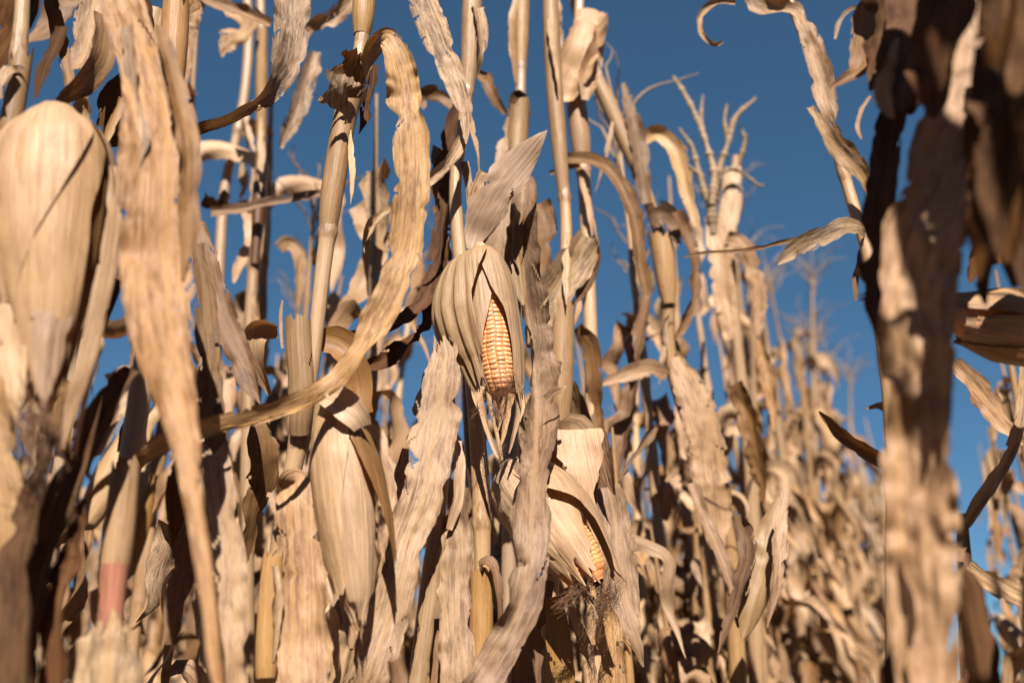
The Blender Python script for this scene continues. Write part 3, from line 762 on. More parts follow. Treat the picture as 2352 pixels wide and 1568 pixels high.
leaf(pC, [(1348, 546, 1.42, 60, 10), (1326, 590, 1.415, 92, 16), (1290, 640, 1.41, 104, 20), (1256, 690, 1.4, 96, 20), (1234, 740, 1.4, 70, 16), (1218, 800, 1.4, 20, 10)], 'leaf_grey', mid=-0.1, fold=0.3, ruf=0.006, jag=0.08, nv=17)
leaf(pC, [(1350, 548, 1.43, 50, -30), (1368, 600, 1.43, 60, -60), (1350, 660, 1.43, 50, -70), (1310, 720, 1.43, 50, -60), (1270, 790, 1.42, 40, -50)], 'leaf_brown', ruf=0.006, jag=0.14)
leaf(pC, [(1232, 470, 1.46, 60, 0), (1248, 520, 1.46, 70, 0), (1240, 600, 1.46, 80, 4), (1232, 690, 1.46, 60, 0)], 'leaf_brown', ruf=0.006, jag=0.15)
leaf(pC, [(1310, 890, 1.44, 60, -40), (1330, 950, 1.43, 100, -46), (1350, 1010, 1.43, 110, -46), (1380, 1080, 1.43, 80, -40)], 'leaf_brown', ruf=0.004)
leaf(pC, [(1392, 1120, 1.34, 60, 0), (1412, 1200, 1.33, 84, 4), (1420, 1290, 1.32, 92, 6), (1436, 1390, 1.31, 84, 4), (1462, 1470, 1.3, 40, 0), (1480, 1530, 1.3, 5, 0)], 'leaf', ruf=0.006, jag=0.1, mid=0.1)
leaf(pC, [(1248, 1330, 1.3, 50, -6), (1232, 1400, 1.3, 76, -6), (1220, 1480, 1.3, 80, -4), (1206, 1600, 1.3, 70, 0)], 'leaf_brown', ruf=0.004, jag=0.08)
leaf(pC, [(1270, 1370, 1.28, 40, 6), (1278, 1440, 1.28, 60, 10), (1290, 1520, 1.28, 60, 6), (1300, 1600, 1.28, 50, 0)], 'sheath_gold', ruf=0.002, jag=0.05)
leaf(pC, [(1296, 1350, 1.26, 14, 10), (1318, 1420, 1.26, 22, 10), (1344, 1490, 1.26, 34, 14), (1362, 1570, 1.26, 30, 14)], 'leaf_grey', ruf=0.004, jag=0.1)
leaf(pC, [(1392, 1372, 1.3, 30, 0), (1398, 1440, 1.3, 60, 0), (1404, 1520, 1.3, 74, 0), (1410, 1620, 1.3, 70, 0)], 'leaf', ruf=0.005, jag=0.1)

# --- the plant in front, low left of the centre ear, whose broad leaf slants across
pD = plant('corn plant whose broad torn leaf slants down just left of the open ear',
           [(1056, 780, 22), (1036, 900, 26), (1022, 1050, 30), (1006, 1190, 34), (990, 1300, 38), (974, 1430, 40), (958, 1568, 42), (945, 1700, 44)], Y=1.19)
leaf(pD, [(1016, 780, 1.16, 40, 0), (1026, 818, 1.155, 76, -4), (1018, 880, 1.145, 98, -6), (1004, 960, 1.14, 112, -6), (990, 1040, 1.13, 118, -4), (972, 1120, 1.12, 114, 0), (952, 1190, 1.11, 102, 4), (932, 1250, 1.10, 90, 6), (912, 1320, 1.095, 94, 6), (894, 1390, 1.09, 106, 4), (872, 1460, 1.085, 114, 2), (848, 1530, 1.08, 116, 0), (822, 1600, 1.08, 110, 0), (800, 1680, 1.08, 90, 0)],
     'leaf', mid=0.02, fold=0.16, ruf=0.0062, rufl=0.04, jag=0.10, tears=8, wr=0.0009, nv=23, step=0.003, ragged=(0.012, 0))
leaf(pD, [(1052, 1010, 1.17, 22, 30), (1052, 1080, 1.165, 36, 34), (1046, 1150, 1.16, 34, 30), (1030, 1215, 1.16, 20, 20)], 'husk', ruf=0.003, jag=0.1)
leaf(pD, [(934, 1030, 1.19, 20, -30), (925, 1080, 1.19, 34, -30), (920, 1140, 1.185, 26, -20), (926, 1190, 1.18, 5, -20)], 'leaf_grey', ruf=0.007, jag=0.2)
leaf(pD, [(1014, 1226, 1.17, 20, -4), (1002, 1260, 1.165, 40, -6), (990, 1330, 1.165, 48, -6), (976, 1420, 1.16, 50, -4), (962, 1510, 1.155, 50, -4), (948, 1620, 1.15, 48, 0)], 'sheath', curl=-120, fold=0, ruf=0.0008, jag=0.04, wr=0.0002, name='leaf_sheath')
leaf(pD, [(1010, 1240, 1.2, 12, -10), (1016, 1214, 1.195, 30, 0), (1032, 1203, 1.185, 56, 10), (1044, 1225, 1.175, 74, 12), (1044, 1300, 1.17, 78, 10), (1044, 1400, 1.165, 80, 8), (1050, 1500, 1.16, 84, 6), (1056, 1600, 1.155, 86, 6), (1060, 1700, 1.15, 80, 6)], 'leaf', mid=-0.72, fold=0.2, ruf=0.0045, rufl=0.028, jag=0.09, wr=0.0013, nv=19, step=0.003)
leaf(pD, [(1000, 1420, 1.2, 30, 0), (1004, 1500, 1.2, 40, 0), (1006, 1600, 1.2, 40, 0)], 'leaf_brown', ruf=0.003)
leaf(pD, [(1060, 1120, 1.24, 40, 10), (1058, 1200, 1.24, 60, 10), (1056, 1300, 1.24, 60, 10), (1060, 1420, 1.24, 30, 10)], 'leaf_brown', ruf=0.006)

# --- left foreground plant with the long blurred hanging leaf
pE = plant('corn plant on the left with short reddish stalk joint and long blurred leaf hanging',
           [(402, -420, 24), (398, -100, 32), (394, 60, 38), (392, 200, 42), (372, 480, 46), (336, 800, 50), (292, 1100, 54), (266, 1290, 56), (258, 1330, 56), (250, 1440, 58), (240, 1600, 60)], Y=0.98, nodes=[(394, 205), (262, 1312)])
tube(pE, 'leaf_sheath', [(404, 6, 58), (402, 60, 60), (399, 130, 58), (396, 208, 46)], 'sheath', 0.965, arc=(-165, 160), sides=24, rag=0.012)
leaf(pE, [(412, 40, 0.965, 20, 50), (416, 90, 0.965, 26, 60), (414, 150, 0.965, 14, 60)], 'leaf', jag=0.2, name='leaf_sheath')
leaf(pE, [(366, 20, 0.98, 40, 0), (356, 60, 0.98, 46, 0), (345, 130, 0.985, 40, 0), (332, 190, 0.99, 30, 0)], 'sheath_gold', curl=-80, ruf=0.001, name='leaf_sheath')
tube(pE, 'leaf_sheath', [(290, 1060, 62), (280, 1160, 68), (270, 1250, 72), (262, 1310, 68)], 'sheath', 0.89, arc=(-170, 170), sides=24, rag=0.01)
tube(pE, 'stalk_joint', [(263, 1296, 62), (256, 1370, 60), (250, 1450, 62)], 'stalk_pink', 0.885, sides=20, label='reddish bare stalk joint')
leaf(pE, [(262, -90, 0.800, 90, 0), (284, 0, 0.790, 104, 0), (312, 90, 0.785, 110, 2), (338, 180, 0.780, 120, 6), (356, 270, 0.775, 150, 8), (362, 380, 0.770, 170, 6), (362, 500, 0.765, 176, 4), (362, 620, 0.760, 176, 2), (372, 740, 0.755, 166, 0), (390, 840, 0.750, 138, 0), (410, 930, 0.745, 108, 0), (427, 1010, 0.740, 80, 0), (440, 1090, 0.735, 58, 0),
          (455, 1200, 0.730, 48, -10), (472, 1320, 0.725, 46, -20), (490, 1440, 0.720, 42, -30), (510, 1580, 0.720, 34, -30), (520, 1680, 0.720, 26, -30)],
     'leaf', mid=0.28, fold=0.3, ruf=0.0075, rufl=0.05, jag=0.07, tears=2, wr=0.0012, nv=21, step=0.004)
leaf(pE, [(372, 60, 0.775, 24, 20), (392, 150, 0.770, 44, 24), (416, 250, 0.765, 60, 26), (430, 350, 0.760, 60, 20), (434, 450, 0.760, 54, 14), (430, 540, 0.760, 40, 10), (420, 640, 0.760, 10, 10)], 'leaf_brown', ruf=0.008, jag=0.12, fold=0.3)
leaf(pE, [(296, 60, 0.768, 30, -30), (302, 180, 0.765, 46, -34), (318, 300, 0.760, 56, -30), (314, 380, 0.760, 40, -30), (296, 440, 0.765, 10, -30)], 'leaf', ruf=0.006, jag=0.1)
leaf(pE, [(455, 510, 1.06, 30, -10), (474, 590, 1.06, 62, -8), (496, 680, 1.06, 84, -4), (528, 760, 1.06, 76, -4), (556, 830, 1.055, 64, -6), (582, 890, 1.05, 44, -8), (600, 926, 1.05, 4, -8)], 'leaf_brown', mid=0.45, fold=0.3, ruf=0.006, rufl=0.035, jag=0.08, label='brown leaf tapering to a point')
leaf(pE, [(458, 560, 1.0, 30, 0), (470, 700, 1.0, 50, 0), (480, 840, 0.995, 56, 0), (488, 960, 0.99, 64, 0), (492, 1050, 0.98, 90, 0)], 'leaf_brown', ruf=0.004)
leaf(pE, [(478, 1030, 0.97, 84, 2), (486, 1100, 0.96, 104, 2), (496, 1200, 0.955, 124, 2), (506, 1320, 0.95, 128, 2), (510, 1440, 0.945, 122, 2), (514, 1600, 0.94, 120, 2), (516, 1700, 0.94, 120, 0)], 'leaf', mid=0.55, fold=0.22, ruf=0.005, jag=0.06, ragged=(0.01, 0), nv=17)
leaf(pE, [(430, 1210, 0.99, 40, -10), (420, 1300, 0.985, 60, -14), (408, 1400, 0.98, 60, -20), (396, 1480, 0.98, 30, -20)], 'leaf_brown', ruf=0.006, jag=0.14)
leaf(pE, [(250, 1425, 0.85, 90, 0), (246, 1450, 0.835, 160, 0), (242, 1510, 0.83, 186, 0), (238, 1600, 0.825, 190, 0), (236, 1700, 0.82, 170, 0)], 'leaf_grey', mid=0.05, fold=-0.35, ruf=0.008, jag=0.1, ragged=(0.02, 0), nv=19, wr=0.0015)
leaf(pE, [(310, 850, 0.86, 60, -50), (284, 880, 0.855, 100, -60), (250, 940, 0.85, 130, -62), (206, 1030, 0.845, 150, -62), (160, 1130, 0.84, 160, -60), (120, 1240, 0.835, 166, -58), (86, 1350, 0.83, 170, -56), (60, 1460, 0.825, 170, -50), (40, 1600, 0.82, 160, -50)], 'leaf_dark_shade', mid=0.2, fold=0.3, ruf=0.005, jag=0.06, label='dark leaf with shade in its colour sweeping down to the corner')
leaf(pE, [(330, 880, 1.02, 40, -40), (318, 960, 1.02, 70, -50), (300, 1060, 1.02, 80, -50), (286, 1180, 1.02, 60, -50), (270, 1260, 1.02, 10, -40)], 'leaf_dark_shade', ruf=0.005)
leaf(pE, [(360, 1090, 0.93, 30, 0), (340, 1170, 0.93, 40, 0), (316, 1250, 0.93, 40, 0), (296, 1320, 0.93, 30, 0)], 'sheath_gold', curl=-120, fold=0, ruf=0.0005, name='leaf_sheath')
leaf(pE, [(300, 600, 0.93, 30, -30), (262, 660, 0.92, 60, -40), (240, 720, 0.92, 56, -44), (215, 790, 0.92, 40, -40), (196, 850, 0.92, 6, -40)], 'leaf_dark_shade', ruf=0.004)
leaf(pE, [(640, -130, 1.17, 80, 0), (662, -50, 1.16, 94, 0), (668, 30, 1.15, 96, 4), (660, 100, 1.14, 92, 10), (640, 165, 1.13, 84, 24), (606, 216, 1.12, 70, 40), (560, 250, 1.115, 56, 46), (510, 274, 1.11, 46, 40), (462, 288, 1.11, 40, 30), (430, 300, 1.11, 30, 20)], 'leaf_grey', mid=0.6, fold=0.35, ruf=0.004, jag=0.08, wr=0.0015, nv=17, step=0.003, label='weathered leaf curling down and to the left')
leaf(pE, [(520, 270, 1.125, 20, -60), (482, 292, 1.12, 34, -60), (448, 312, 1.12, 24, -50), (430, 322, 1.12, 6, -50)], 'leaf_brown', ruf=0.004)

# --- far left foreground plant with the big closed ear
pF = plant('corn plant at the left edge with a big closed cream ear blurred in the foreground',
           [(60, -300, 24), (52, 0, 32), (40, 150, 36), (20, 300, 40), (0, 500, 44), (-30, 900, 48), (-60, 1300, 52), (-80, 1650, 54)], Y=0.86, nodes=[(44, 120)])
tube(pF, 'leaf_sheath', [(50, 130, 46), (36, 220, 48), (18, 320, 48), (4, 420, 44)], 'sheath_gold', 0.85, arc=(-170, 165), sides=22, rag=0.014)
leaf(pF, [(40, 170, 0.84, 50, 0), (26, 150, 0.835, 56, 0), (10, 180, 0.83, 50, -20), (6, 230, 0.83, 30, -30)], 'leaf_grey', ruf=0.006, jag=0.2)
leaf(pF, [(238, 40, 0.930, 50, 20), (236, 110, 0.920, 70, 24), (214, 160, 0.905, 80, 34), (172, 196, 0.890, 84, 44), (120, 236, 0.880, 78, 50), (70, 268, 0.870, 60, 50), (20, 298, 0.865, 20, 50)], 'leaf_brown', ruf=0.003, jag=0.05, mid=0.2, fold=0.3, label='brown leaf sweeping down to the left edge')
leaf(pF, [(230, -120, 0.960, 60, 0), (224, -20, 0.940, 70, 0), (210, 60, 0.930, 76, -10), (196, 120, 0.925, 64, -30), (176, 160, 0.920, 50, -50)], 'leaf', ruf=0.005)
leaf(pF, [(130, -160, 0.920, 150, -50), (90, -60, 0.920, 200, -54), (50, 20, 0.920, 210, -56), (20, 90, 0.920, 170, -56), (-20, 180, 0.920, 80, -56)], 'leaf_dark_shade', ruf=0.004, jag=0.08)
leaf(pF, [(140, 60, 0.84, 40, -40), (120, 110, 0.84, 56, -50), (96, 170, 0.84, 46, -50), (80, 230, 0.84, 10, -50)], 'leaf_dark_shade', ruf=0.004)
ear(pF, (128, 262, 0.80), (96, 960, 0.78), [
    dict(mat='husk', s0=0.0, s1=0.72, r=[(0, 40), (.05, 92), (.14, 130), (.3, 140), (.5, 124), (.72, 88)], lo=[(0, -120), (1, -120)], hi=[(0, 60), (.2, 30), (.4, 4), (.72, -50)], ridge=0.00025, rag=0.01, wav=0.003, folds=[(-20, 5, 5), (-60, 6, 5)]),
    dict(mat='husk', s0=0.0, s1=0.97, r=[(0, 36), (.05, 86), (.14, 124), (.3, 134), (.5, 122), (.7, 90), (.85, 58), (1, 12)], lo=[(0, -70), (.6, -60), (1, -30)], hi=[(0, 80), (.4, 40), (.7, 46), (1, 60)], ridge=0.0002, rag=0.01, wav=0.002),
    dict(mat='husk_gold', s0=0.05, s1=0.9, r=[(0, 70), (.14, 110), (.3, 122), (.5, 108), (.7, 78), (.9, 46)], lo=[(0, 20), (1, 20)], hi=[(0, 90), (1, 96)], ridge=0.0002, rag=0.01, wav=0.002),
    dict(mat='husk', s0=0.02, s1=1.1, r=[(0, 50), (.06, 104), (.14, 136), (.3, 152), (.5, 140), (.8, 112), (1.1, 70)], lo=[(0, 50), (.2, 54), (.4, 62), (.7, 72), (1.1, 60)], hi=[(0, 120), (1, 118)], ridge=0.0002, rag=0.01, wav=0.002),
    dict(mat='husk', s0=0.0, s1=0.98, r=[(0, 36), (.1, 100), (.3, 128), (.6, 96), (1, 10)], lo=[(0, 90), (1, 90)], hi=[(0, 290), (1, 290)])],
    silk=[dict(a=(60, 930, 0.755), b=(80, 1120, 0.755), n=70, s0=70, s1=50, curl=26, w=1.6), dict(a=(110, 940, 0.755), b=(120, 1100, 0.755), n=36, s0=40, s1=50, curl=20, w=1.6)],
    label='big closed cream ear')
leaf(pF, [(20, 700, 0.765, 60, -20), (24, 790, 0.76, 66, -14), (30, 870, 0.755, 56, -4), (34, 930, 0.755, 30, 0), (36, 975, 0.755, 4, 0)], 'husk', name='husk', ruf=0.001, jag=0.02)
leaf(pF, [(-10, 800, 0.8, 60, 0), (-14, 1000, 0.8, 90, 0), (10, 1180, 0.8, 90, 6), (24, 1320, 0.8, 60, 6), (30, 1420, 0.8, 10, 0)], 'sheath_gold', ruf=0.004)
leaf(pF, [(20, 1050, 0.86, 40, -20), (40, 1180, 0.86, 80, -30), (50, 1330, 0.85, 100, -30), (30, 1500, 0.84, 110, -30), (10, 1650, 0.84, 100, -30)], 'leaf_brown', ruf=0.006)

# --- right foreground: the broad blurred leaf crossing the gap between the rows
pG = plant('corn plant close on the right with a broad blurred leaf standing dappled with shadow',
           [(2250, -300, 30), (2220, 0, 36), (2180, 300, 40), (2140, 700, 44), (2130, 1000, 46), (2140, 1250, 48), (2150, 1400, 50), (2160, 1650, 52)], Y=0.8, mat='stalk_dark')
leaf(pG, [(2262, -110, 0.710, 90, 0), (2244, -20, 0.705, 100, 0), (2236, 60, 0.700, 112, 6), (2218, 170, 0.695, 128, 6), (2190, 290, 0.690, 150, 6), (2158, 410, 0.685, 176, 4), (2130, 530, 0.680, 190, 2), (2114, 640, 0.675, 190, 0), (2108, 760, 0.670, 182, 0), (2106, 880, 0.670, 176, 0), (2106, 1000, 0.670, 172, 0), (2108, 1120, 0.670, 168, 2), (2116, 1240, 0.670, 160, 4), (2126, 1360, 0.670, 150, 6), (2134, 1480, 0.670, 140, 8), (2140, 1640, 0.670, 130, 8)],
     'leaf', mid=-0.55, fold=0.4, ruf=0.010, rufl=0.034, jag=0.07, wr=0.002, nv=23, step=0.003, label='broad leaf with a raised midrib, blurred and dappled')
leaf(pG, [(2150, -160, 0.72, 90, -40), (2140, -60, 0.715, 150, -44), (2130, 30, 0.71, 180, -46), (2110, 120, 0.705, 180, -46), (2090, 200, 0.7, 150, -46), (2076, 262, 0.7, 60, -46)], 'leaf_dark_shade', mid=-0.1, fold=0.4, ruf=0.008, jag=0.06)
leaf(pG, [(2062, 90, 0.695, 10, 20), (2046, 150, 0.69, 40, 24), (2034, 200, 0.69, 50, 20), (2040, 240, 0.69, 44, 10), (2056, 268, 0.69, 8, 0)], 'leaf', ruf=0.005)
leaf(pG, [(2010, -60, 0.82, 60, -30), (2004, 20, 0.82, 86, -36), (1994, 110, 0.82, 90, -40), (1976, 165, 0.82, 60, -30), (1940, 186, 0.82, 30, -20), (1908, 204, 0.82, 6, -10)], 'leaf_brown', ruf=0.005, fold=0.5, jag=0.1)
leaf(pG, [(2064, 230, 0.76, 60, -20), (2044, 320, 0.755, 84, -30), (2034, 430, 0.75, 90, -40), (2030, 540, 0.75, 92, -44), (2024, 640, 0.75, 90, -46), (2022, 720, 0.75, 70, -46), (2040, 800, 0.75, 40, -40)], 'leaf_dark_shade', mid=0.2, fold=0.4, ruf=0.006, jag=0.06, label='dark narrow leaf seen against the sky')
leaf(pG, [(2196, 1310, 0.78, 60, -20), (2216, 1350, 0.775, 84, -30), (2230, 1430, 0.77, 96, -30), (2244, 1520, 0.765, 104, -30), (2256, 1640, 0.76, 110, -30)], 'leaf_dark_shade', curl=-90, fold=0, ruf=0.002, name='leaf_sheath')
leaf(pG, [(2060, 1270, 0.68, 40, -50), (2066, 1360, 0.68, 80, -56), (2080, 1460, 0.68, 120, -56), (2090, 1580, 0.68, 130, -56), (2100, 1680, 0.68, 130, -50)], 'leaf_dark_shade', ruf=0.008, jag=0.08)
leaf(pG, [(2186, 1100, 0.8, 14, 0), (2182, 1180, 0.8, 24, 0), (2180, 1260, 0.8, 24, 0), (2178, 1330, 0.8, 10, 0)], 'husk', ruf=0.001, nv=7)
leaf(pG, [(2050, 640, 0.8, 40, -30), (2030, 668, 0.8, 36, -20), (2004, 676, 0.8, 22, 0), (1988, 680, 0.8, 12, 0)], 'leaf_brown', ruf=0.003, jag=0.3, ragged=(0, 0.01))
leaf(pG, [(2056, 690, 0.8, 30, -30), (2036, 700, 0.8, 40, -30), (2018, 716, 0.8, 30, -10), (2008, 730, 0.8, 8, 0)], 'leaf_brown', ruf=0.003, jag=0.3)

# --- right edge: dark plant with an ear lying across
pH = plant('corn plant at the right edge in shade with an ear lying sideways, dark kernels showing',
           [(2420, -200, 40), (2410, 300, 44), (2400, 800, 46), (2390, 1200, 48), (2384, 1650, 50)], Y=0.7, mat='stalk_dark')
ear(pH, (2460, 760, 0.93), (2180, 735, 0.95), [
    dict(mat='husk', s0=0, s1=0.92, r=[(0, 50), (.3, 92), (.6, 88), (.92, 50)], lo=[(0, 30), (.6, 34), (.92, 60)], hi=[(0, 150), (1, 140)], wav=0.002),
    dict(mat='sheath', s0=0, s1=0.9, r=[(0, 46), (.3, 84), (.6, 80), (.9, 50)], lo=[(0, -30), (.5, -18), (.9, -14)], hi=[(0, 120), (1, 120)], wav=0.002),
    dict(mat='sheath', s0=0, s1=1.0, r=[(0, 46), (.3, 88), (.6, 86), (1, 60)], lo=[(0, -140), (1, -140)], hi=[(0, -10), (.6, -22), (1, -30)], wav=0.001),
    dict(mat='sheath', s0=0, s1=0.9, r=[(0, 46), (.3, 80), (.6, 80), (.9, 50)], lo=[(0, 120), (1, 120)], hi=[(0, 230), (1, 230)])],
    cob=dict(s0=0.1, s1=0.98, rows=16, cols=24, r=[(0, 50), (.4, 66), (.8, 60), (1, 20)]), label='ear lying sideways with its husk split open')
leaf(pH, [(2300, -160, 0.56, 60, -30), (2300, -20, 0.56, 100, -40), (2296, 120, 0.56, 120, -46), (2290, 260, 0.56, 130, -48), (2284, 400, 0.56, 130, -48), (2270, 520, 0.56, 100, -48), (2250, 640, 0.56, 20, -48)], 'leaf_dark_shade', ruf=0.005, jag=0.06, mid=0.1, fold=0.3)
leaf(pH, [(2350, -160, 0.6, 90, -20), (2346, 0, 0.6, 130, -30), (2340, 160, 0.6, 140, -40), (2336, 320, 0.6, 130, -44), (2330, 480, 0.6, 100, -40), (2330, 600, 0.6, 30, -40)], 'leaf_dark_shade', ruf=0.006, jag=0.06)
leaf(pH, [(2380, 560, 0.9, 60, -10), (2320, 560, 0.9, 84, -10), (2270, 570, 0.9, 80, 0), (2236, 600, 0.9, 40, 0), (2222, 640, 0.9, 8, 0)], 'leaf_brown', ruf=0.003)
leaf(pH, [(2390, 380, 0.64, 50, 0), (2360, 460, 0.64, 60, 0), (2350, 560, 0.64, 56, 0), (2356, 680, 0.64, 20, 0)], 'leaf_dark_shade', ruf=0.006)

# --- right, behind the broad leaf
pI = plant('corn plant right of the gap with crumpled leaf curling over against blue sky',
           [(1700, -420, 14), (1760, -150, 18), (1850, 100, 20), (1900, 270, 22), (1938, 400, 26), (1962, 480, 28), (1990, 570, 30), (2020, 720, 34), (2044, 900, 38), (2056, 1100, 42), (2064, 1650, 46)], Y=1.35, nodes=[(1938, 398)])
leaf(pI, [(1716, -40, 1.34, 40, 0), (1740, 4, 1.34, 50, 0), (1780, 16, 1.33, 48, 14), (1824, 26, 1.33, 46, 30), (1848, 60, 1.32, 44, 10), (1866, 110, 1.32, 52, 4), (1884, 170, 1.31, 56, 4), (1894, 220, 1.31, 56, 0), (1906, 262, 1.31, 44, 0), (1914, 290, 1.31, 10, 0)], 'leaf', ruf=0.0075, jag=0.14, fold=0.4, wr=0.001)
leaf(pI, [(1860, 250, 1.31, 16, 20), (1886, 290, 1.3, 44, 20), (1920, 340, 1.3, 64, 16), (1958, 380, 1.3, 60, 20), (1990, 430, 1.31, 40, 20), (2010, 480, 1.32, 14, 20)], 'leaf_grey', ruf=0.005, jag=0.1, fold=0.5)
leaf(pI, [(1992, 530, 1.33, 30, -30), (1968, 522, 1.32, 46, -40), (1930, 526, 1.31, 54, -30), (1880, 544, 1.31, 54, -10), (1832, 566, 1.31, 46, 0), (1798, 592, 1.31, 24, 0), (1784, 606, 1.31, 4, 0)], 'leaf_grey', ruf=0.006, jag=0.14, fold=0.3, mid=0.3)
leaf(pI, [(1900, 540, 1.33, 16, 0), (1840, 550, 1.33, 12, 0), (1770, 566, 1.34, 12, 0), (1700, 578, 1.35, 11, 0), (1620, 580, 1.36, 8, 0), (1570, 588, 1.36, 4, 0)], 'leaf_brown', ruf=0.002, nv=7)
leaf(pI, [(1690, 2, 1.33, 14, 0), (1650, 0, 1.33, 18, 10), (1618, 22, 1.33, 20, 20), (1606, 54, 1.33, 16, 10), (1616, 86, 1.33, 14, -10), (1640, 104, 1.33, 13, -20), (1660, 98, 1.33, 10, -10)], 'leaf', ruf=0.001, nv=7, fold=0.4, name='leaf_curl')
leaf(pI, [(1880, 946, 1.36, 6, -30), (1910, 972, 1.35, 34, -36), (1950, 1004, 1.34, 56, -40), (1996, 1034, 1.33, 60, -40), (2040, 1056, 1.32, 50, -40)], 'leaf_brown', ruf=0.003, jag=0.06, fold=0.4)
leaf(pI, [(1982, 560, 1.38, 14, 0), (1972, 600, 1.38, 18, 0), (1962, 650, 1.38, 16, 0), (1964, 690, 1.38, 8, 0)], 'leaf_brown', ruf=0.002, nv=7)
leaf(pI, [(1996, 220, 1.38, 8, 0), (1978, 250, 1.38, 12, 0), (1972, 290, 1.38, 14, 0), (1980, 320, 1.38, 5, 0)], 'leaf', ruf=0.001, nv=5, name='leaf_curl')
leaf(pI, [(2010, 30, 1.38, 8, 0), (1960, 20, 1.38, 10, 0), (1930, 50, 1.38, 14, 0), (1920, 90, 1.38, 6, 0)], 'leaf', ruf=0.001, nv=5, name='leaf_curl')
leaf(pI, [(2060, 940, 1.4, 50, 0), (2024, 930, 1.4, 30, 0), (1990, 940, 1.4, 6, 0)], 'leaf', nv=7)

pJ = plant('low corn plant at right edge with one thin pale leaf curving upward',
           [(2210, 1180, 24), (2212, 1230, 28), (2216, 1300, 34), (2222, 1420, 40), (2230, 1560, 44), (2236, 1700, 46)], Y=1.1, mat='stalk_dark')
leaf(pJ, [(2214, 1220, 1.08, 22, 0), (2240, 1170, 1.07, 32, 0), (2280, 1110, 1.06, 36, 0), (2316, 1050, 1.05, 34, 0), (2338, 980, 1.04, 30, 0), (2348, 900, 1.04, 24, 0), (2350, 820, 1.04, 16, 0)], 'leaf', ruf=0.003, fold=0.5)
leaf(pJ, [(2222, 1300, 1.09, 30, 20), (2260, 1330, 1.08, 56, 24), (2310, 1360, 1.07, 64, 24), (2360, 1384, 1.06, 56, 20), (2410, 1400, 1.06, 20, 20)], 'leaf_grey', ruf=0.004, fold=0.4, mid=-0.2)
leaf(pJ, [(2210, 1290, 1.09, 20, -10), (2214, 1240, 1.09, 22, -10), (2206, 1200, 1.09, 10, -20)], 'leaf_brown', ruf=0.003, jag=0.3)
leaf(pJ, [(2190, 830, 1.2, 40, 20), (2230, 880, 1.2, 64, 24), (2270, 930, 1.2, 66, 26), (2310, 980, 1.2, 50, 20), (2350, 1020, 1.2, 20, 20)], 'leaf', ruf=0.006, jag=0.12, fold=0.4)

# --- stalks just behind the open ear, softly out of focus
pK = plant('out of focus corn plant behind the pointed husk leaf, white joint below top sheath', [(1212, -420, 16), (1202, -60, 22), (1197, 100, 24), (1195, 225, 26), (1188, 400, 30), (1180, 700, 32), (1174, 1000, 36), (1170, 1400, 40), (1168, 1650, 42)], Y=1.55, nodes=[(1196, 150)])
tube(pK, 'leaf_sheath', [(1208, -250, 28), (1200, -30, 34), (1197, 70, 36), (1196, 148, 28)], 'sheath', 1.55, arc=(-170, 170), sides=20)
leaf(pK, [(1186, -10, 1.54, 14, -20), (1178, 50, 1.54, 24, -30), (1178, 120, 1.54, 22, -30), (1186, 190, 1.54, 6, -30)], 'sheath', ruf=0.002, name='leaf_sheath')
tube(pK, 'leaf_sheath', [(1192, 246, 48), (1188, 320, 50), (1182, 420, 52), (1178, 560, 50)], 'sheath', 1.53, arc=(-150, 200), sides=22, rag=0.014, flare=0.25)
leaf(pK, [(1180, 250, 1.52, 20, -20), (1166, 310, 1.52, 40, -30), (1156, 380, 1.52, 40, -30), (1148, 450, 1.52, 20, -30)], 'leaf_grey', ruf=0.006, jag=0.2)
leaf(pK, [(1206, 250, 1.54, 30, 40), (1196, 226, 1.53, 44, 30), (1184, 232, 1.52, 40, 10), (1180, 258, 1.52, 24, 0)], 'leaf_dark_shade', ruf=0.004)
leaf(pK, [(1120, 170, 1.5, 10, 0), (1100, 176, 1.5, 40, 20), (1120, 200, 1.49, 44, 20), (1136, 230, 1.49, 30, 20), (1160, 262, 1.5, 14, 20)], 'leaf_brown', ruf=0.004, curl=80)
leaf(pK, [(1052, 240, 1.5, 40, 0), (1020, 226, 1.5, 50, -20), (985, 222, 1.5, 54, -10), (958, 238, 1.5, 46, 0)], 'leaf_brown', ruf=0.008, jag=0.2, fold=0.5)

pL = plant('out of focus corn plant with a pale crumpled leaf bunched around its stalk', [(1338, -420, 14), (1332, -50, 20), (1327, 100, 24), (1325, 210, 28), (1340, 400, 30), (1348, 540, 30), (1356, 760, 32), (1362, 1000, 34), (1366, 1300, 36), (1368, 1650, 40)], Y=1.62, nodes=[(1339, 392)])
tube(pL, 'leaf_sheath', [(1320, 190, 40), (1326, 260, 46), (1334, 330, 44), (1339, 392, 32)], 'sheath', 1.62, arc=(-170, 170), sides=20, rag=0.01)
leaf(pL, [(1346, 20, 1.6, 40, 0), (1352, 60, 1.6, 90, 6), (1340, 110, 1.59, 104, 0), (1322, 160, 1.59, 100, -10), (1306, 200, 1.59, 80, -10), (1300, 232, 1.59, 30, 0)], 'husk', ruf=0.016, rufl=0.03, jag=0.1, wr=0.002, curl=50)
leaf(pL, [(1372, 60, 1.58, 20, 30), (1366, 110, 1.58, 50, 30), (1352, 170, 1.58, 60, 20), (1340, 230, 1.58, 20, 0)], 'husk', ruf=0.012, jag=0.1)
leaf(pL, [(1270, -40, 1.6, 36, 0), (1272, 60, 1.6, 40, 0), (1280, 150, 1.6, 30, 0)], 'husk', ruf=0.004)
